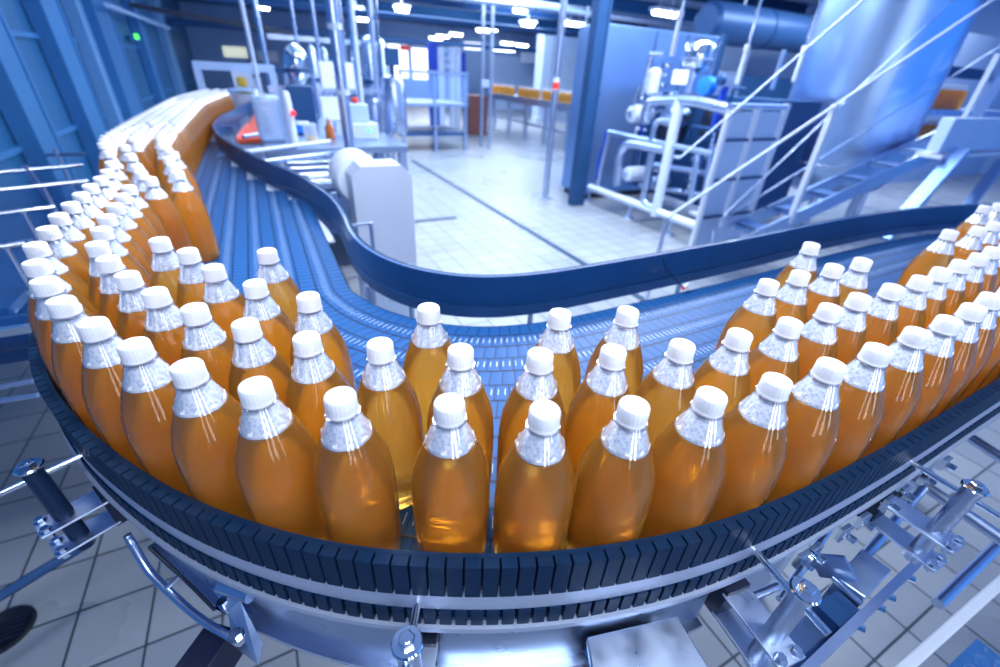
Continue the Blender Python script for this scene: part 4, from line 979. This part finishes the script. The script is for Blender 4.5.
# --- rods and dark panel left of the conveyor
for i, (p0, p1) in enumerate((((83,165),(-20,174)),((88,181),(-20,192)),((55,207),(-20,216)),((25,243),(-20,250)))):
    a, b = T(*p0, Z=1.0), T(*p1, Z=1.0)
    s_ = thing('guard_rod', ('farthest and faintest','long upper','long middle','short lowest')[i]+' bright rod crossing the dark blue panel at left', 'rod', tuple((a+b)/2))
    P_(s_, 'rod', lambda m: m.tube([a, b], .009, 10), 'chrome', 40)
    if i: P_(s_, 'rod_stand', lambda m: m.tube([(a.lerp(b,.45).x,a.lerp(b,.45).y,.842),a.lerp(b,.45)], .008, 8), 'steel', 40)
    if i == 0: P_(s_, 'rod_clamp', lambda m: m.bar(a.lerp(b,.58)+V((0,0,.02)), a.lerp(b,.5)-V((0,0,.155)), .02, .02), 'steel')
pA, pB = T(45,155,Z=1.0), T(85,154,Z=1.0)
s_ = thing('cross_fitting', 'small cross-shaped rod fitting in front of the wall panel', 'fitting', tuple(pA))
P_(s_, 'short_rod', lambda m: m.tube([pA, pB], .009, 8), 'chrome', 40)
P_(s_, 'upright', lambda m: m.tube([pA.lerp(pB,.3)+V((0,0,.03)), pA.lerp(pB,.3)-V((0,0,.155))], .01, 8), 'steel', 40)
t = thing('side_cabinet', 'glossy dark blue machine housing left of the conveyor', 'machine', (-1.2, 2.1, 0))
P_(t, 'housing', lambda m: m.box((-1.72,1.62,.66),(-.74,3.4,.84)), 'darkgloss', bevel=.03)
P_(t, 'front_roller', lambda m: m.tube([(-1.72,1.56,.80),(-.70,1.56,.80)], .05, 20), 'darkgloss', 40)
P_(t, 'front_bar', lambda m: m.bar((-1.7,1.44,.86),(-.64,1.44,.86),.02,.02), 'chrome')
for x in (-1.6,-.8): P_(t, 'leg', lambda m: m.box((x-.03,3.2,0),(x+.03,3.26,.66)), 'steel')
for i, (p0, p1) in enumerate((((-20,391),(33,381)),((-20,404),(38,395)))):
    a, b = T(*p0, Z=.9), T(*p1, Z=.9)
    simple('support_rod', ('upper','lower')[i]+' of two thin bluish rods meeting the slotted rail at left', 'rod', lambda m: m.tube([a, b], .0055, 8), 'steel', smooth=40)
# thin dark floor rail / hose
a, b = T(0, 596, Z=.25), T(85, 545, Z=.25)
simple('floor_bar', 'thin dark bar running low over the tiles beneath the dark post', 'bar', lambda m: m.tube([a-(b-a)*.3, b], .014, 8), 'darkblue', smooth=40)
# bent tube and hinge bracket front left
t = thing('cable_conduit', 'bent steel conduit with a small clip under the rail, front left', 'conduit', tuple(T(165,590,Z=.86)))
q = [T(127,535,Z=.935), T(133,545,Z=.92), T(150,572,Z=.89), T(178,600,Z=.87), T(205,622,Z=.86), T(232,638,Z=.855)]
P_(t, 'conduit', lambda m: m.tube(catmull(q, 5), .0052, 12), 'steel', 50)
q2 = [T(150,548,Z=.93), T(180,575,Z=.90), T(215,610,Z=.88)]
P_(t, 'thin_cable', lambda m: m.tube(catmull(q2, 5), .0022, 8), 'dark', 50)
P_(t, 'clip', lambda m: m.bar(T(166,588,Z=.88), T(183,573,Z=.9), .004, .004), 'chrome')
t = thing('hinge_bracket', 'bolted steel bracket with black rubber block hanging below the skirt', 'bracket', tuple(T(240,620,Z=.84)))
cA = T(236, 607, Z=.885)
pl = [T(212,588,Z=.895), T(240,600,Z=.895), T(262,642,Z=.85), T(258,664,Z=.84), T(233,645,Z=.84), T(228,612,Z=.885)]
P_(t, 'plate', lambda m: m.add(pl+[p_-V((0,0,.004)) for p_ in pl], [tuple(range(6))[::-1], tuple(range(6,12))]+[((i+1)%6, i, 6+i, 6+(i+1)%6)[::-1] for i in range(6)]), 'zinc')
for (x, y) in ((224,604),(237,636)):
    q0 = T(x, y, Z=.885); P_(t, 'bolt', lambda m: (m.tube([q0-V((0,0,.015)), q0+V((0,0,.009))], .0065, 6), m.tube([q0, q0+V((0,0,.002))], .0095, 16)), 'chrome', 30)
P_(t, 'spacer_tube', lambda m: m.tube([T(222,583,Z=.93), T(252,594,Z=.93)], .011, 14), 'steel', 40)
cB = T(205, 648, Z=.83)
dd = (T(232,640,Z=.83)-T(205,632,Z=.83)).normalized(); de = V((-dd.y, dd.x, 0))
P_(t, 'rubber_block', lambda m: m.obox(cB-V((0,0,.03)), dd*.022, de*.03, V((0,0,.03))), 'darkrubber', bevel=.003)
# --- leg frame and fittings at front right
t = thing('leg_frame', 'galvanized leg frame with dark tube sockets below the rail, lower right', 'frame', (.8, .02, .6))
zf = .80
a, b = T(786,690,Z=zf), T(905,575,Z=zf)
b2 = b+(b-a)*.15; a2 = a-(b-a)*.4
P_(t, 'long_flange', lambda m: m.bar(a2, b2, .012, .05), 'steel')
for k_ in (.52, .70, .80, 1.0):
    q = a.lerp(b, k_)+V((0,-.004,0)); P_(t, 'flange_bolt', lambda m: (m.tube([q, q+V((.003,-.009,.003))], .0055, 6),), 'chrome', 30)
cs = [T(838,590,Z=.82), T(862,612,Z=.82), T(840,627,Z=.82), T(815,603,Z=.82)]
def quad(m, pts, th): m.add(pts+[p_-V((0,0,th)) for p_ in pts], [(3,2,1,0),(4,5,6,7)]+[((i+1)%4, i, 4+i, 4+(i+1)%4)[::-1] for i in range(4)])
P_(t, 'socket_dark', lambda m: quad(m, cs, .1), 'darkblue')
cs = [T(862,548,Z=.84), T(892,570,Z=.84), T(866,598,Z=.84), T(836,577,Z=.84)]
P_(t, 'box_plate', lambda m: quad(m, cs, .12), 'zinc', bevel=.002)
P_(t, 'edge_rod', lambda m: m.tube([T(832,578,Z=.845), T(862,604,Z=.845)], .004, 10), 'chrome', 40)
P_(t, 'side_plate', lambda m: m.bar(T(826,555,Z=.87), T(838,578,Z=.84), .006, .05), 'steel')
P_(t, 'dark_beam', lambda m: quad(m, [T(815,606,Z=.79), T(838,630,Z=.79), T(775,700,Z=.79), T(745,672,Z=.79)], .05), 'darksteel')
for i, (p0, p1, r) in enumerate((((880,455),(1010,545),.012),((840,585),(930,480),.008),((950,425),(1020,470),.012))):
    simple('frame_tube', ('middle','thin nearest','far right')[i]+' steel tube crossing over tiles at the lower right', 'tube', lambda m: m.tube([T(*p0,Z=.80), T(*p1,Z=.80)], r, 12), 'steel', smooth=40)
for i, (p0, p1) in enumerate((((780,585),(720,610)),((835,520),(780,600)))):
    simple('tie_rod', ('short','longer')[i]+' round tie rod under the skirt beside the tall post', 'rod', lambda m: m.tube([T(*p0,Z=.86), T(*p1,Z=.86)], .006, 10), 'steel', smooth=40)
t = thing('skirt_clamp', 'row of small bolted clamps fixed along the skirt, lower right', 'clamp', tuple(T(820,520,Z=.93)))
for (x, y) in ((800,556),(815,545),(829,522),(848,508),(868,492),(886,478),(905,462),(925,446)):
    dq, tq, lq = PO.fr(min(range(400), key=lambda i: (PO.at(PO.len*i/400)-V((T(x,y,Z=.95).x, T(x,y,Z=.95).y, 0))).length)*PO.len/400)
    q = dq-lq*.026+V((0,0,.945)); P_(t, 'clamp_bolt', lambda m: (m.tube([q, q-lq*.014], .006, 6), m.obox(q+lq*.002, tq*.011, lq*.004, V((0,0,.012)))), 'chrome', 30)
# step platform bottom right
zp = .42
t = thing('step_platform', 'checker plate step with bright white edge beam and dark tube, bottom right corner', 'platform', tuple(T(960,640,Z=0)))
a, b = T(893,678,Z=zp+.06), T(1012,572,Z=zp+.06)
P_(t, 'edge_beam', lambda m: m.bar(a-(b-a)*.1, b+(b-a)*.2, .021, .035), 'brightwhite', bevel=.004)
a3, b3 = T(938,604,Z=zp+.12), T(1015,528,Z=zp+.12)
P_(t, 'side_tube', lambda m: m.tube([a3, b3+(b3-a3)*.2], .012, 16), 'steel', 40)
n_ = V(((b-a).y, -(b-a).x, 0)).normalized(); dn = (b-a).normalized()
c0 = T(945,640,Z=zp)+n_*.03
P_(t, 'tread', lambda m: m.obox(c0+n_*.20+dn*-.04, dn*.11, n_*.2, V((0,0,.006))), 'checker')
def lug(m):
    for i in range(9):
        for j in range(16):
            q = c0+n_*(.02+j*.0245)+dn*(-.135+i*.0235)+V((0,0,.007)); ang = .9 if (i+j) % 2 else -.35
            v = dn*math.cos(ang)+n_*math.sin(ang); w2 = V((-v.y, v.x, 0)); m.obox(q, v*.0085, w2*.0022, V((0,0,.0012)))
P_(t, 'tread_lugs', lug, 'steel')
P_(t, 'tread_nosing', lambda m: m.tube([c0-dn*.16+n_*.0, c0-dn*.16+n_*.42], .018, 12), 'white', 40)
P_(t, 'next_tread', lambda m: m.obox(c0+n_*.20+dn*.28+V((0,0,.06)), dn*.1, n_*.2, V((0,0,.006))), 'steel')
P_(t, 'next_nosing', lambda m: m.tube([c0+dn*.17+V((0,0,.06)), c0+dn*.17+n_*.42+V((0,0,.06))], .018, 12), 'white', 40)
P_(t, 'support_leg', lambda m: m.box((c0.x+.2,c0.y-.2,0),(c0.x+.24,c0.y-.16,zp)), 'steel')

# unseen fill lamps added above the bottles, housings made up too
def fill_strip(name, label, x, y, z, L, w, power):
    t = thing(name, label, 'lamp', (x, y, z))
    P_(t, 'housing', lambda m: m.box((x-L/2-.03,y-w/2-.02,z),(x+L/2+.03,y+w/2+.02,z+.06)), 'white', bevel=.005)
    for s2 in (-1, 1): P_(t, 'hanger', lambda m: m.tube([(x+s2*L*.4,y,z+.05),(x+s2*L*.4,y,CZ)], .006, 6), 'steel')
    area('area_light', (x, y, z-.005), L, power, sy=w)
fill_strip('fill_lamp', 'long white fill lamp added unseen above the conveyor bend', .25, 1.25, 2.25, 1.5, .22, 40)
fill_strip('fill_lamp', 'long white fill lamp added over the bottles behind the camera', .3, -.25, 2.3, 1.5, .2, 24)
area('area_light', (2.0,3.2,3.4), 2.6, 120, sy=.8)
area('area_light', (4,3.6,3.4), 3, 230, sy=1)
area('area_light', (3,8,3.2), 5, 300, sy=2, col=(.74,.87,1))
area('area_light', (6,15,3.2), 6, 500, sy=3)
area('area_light', (-.9,5.5,3.3), .8, 9, sy=5, col=(.6,.82,1))  # unseen light added to brighten the left wall
area('area_light', (9.5,4.5,3.4), 3, 260, sy=2)  # unseen light added to lift the dark right side and partition
# wall behind the camera with unseen glowing panes added for streaks on the bottles
def fw(m):
    m.box((-2.0,-3.7,0),(-.75,-3.6,CZ)); m.box((-.35,-3.7,0),(.35,-3.6,CZ)); m.box((.8,-3.7,0),(1.9,-3.6,CZ)); m.box((2.4,-3.7,0),(3.2,-3.6,CZ))
    m.box((-.75,-3.7,0),(-.35,-3.6,.7)); m.box((.35,-3.7,0),(.8,-3.6,.7)); m.box((1.9,-3.7,0),(2.4,-3.6,.7))
    m.box((-.75,-3.7,2.9),(-.35,-3.6,CZ)); m.box((.35,-3.7,2.9),(.8,-3.6,CZ)); m.box((1.9,-3.7,2.9),(2.4,-3.6,CZ))
mb = MB(); fw(mb); struct(mb.build('wall_front', 'wallpanel'))
for i, (x0, x1) in enumerate(((-.75,-.35),(.35,.8),(1.9,2.4))):
    mb = MB(); mb.box((x0,-3.66,.7),(x1,-3.64,2.9)); o = mb.build('window_%d' % (4+i), 'streakpane'); o['kind'] = 'structure'  # made-up panes, glowing so the bottles catch streaks
for x, y, p_ in ((2,6,60),(6,9,110),(3,14,140),(9,16,160),(8,4,70),(0,10,50)): area('ceiling_fill', (x, y, 2.9), 2.5, p_, rot=(PI,0,0), col=(.7,.86,1))  # upward fill added to brighten the dark ceiling, no fixtures there
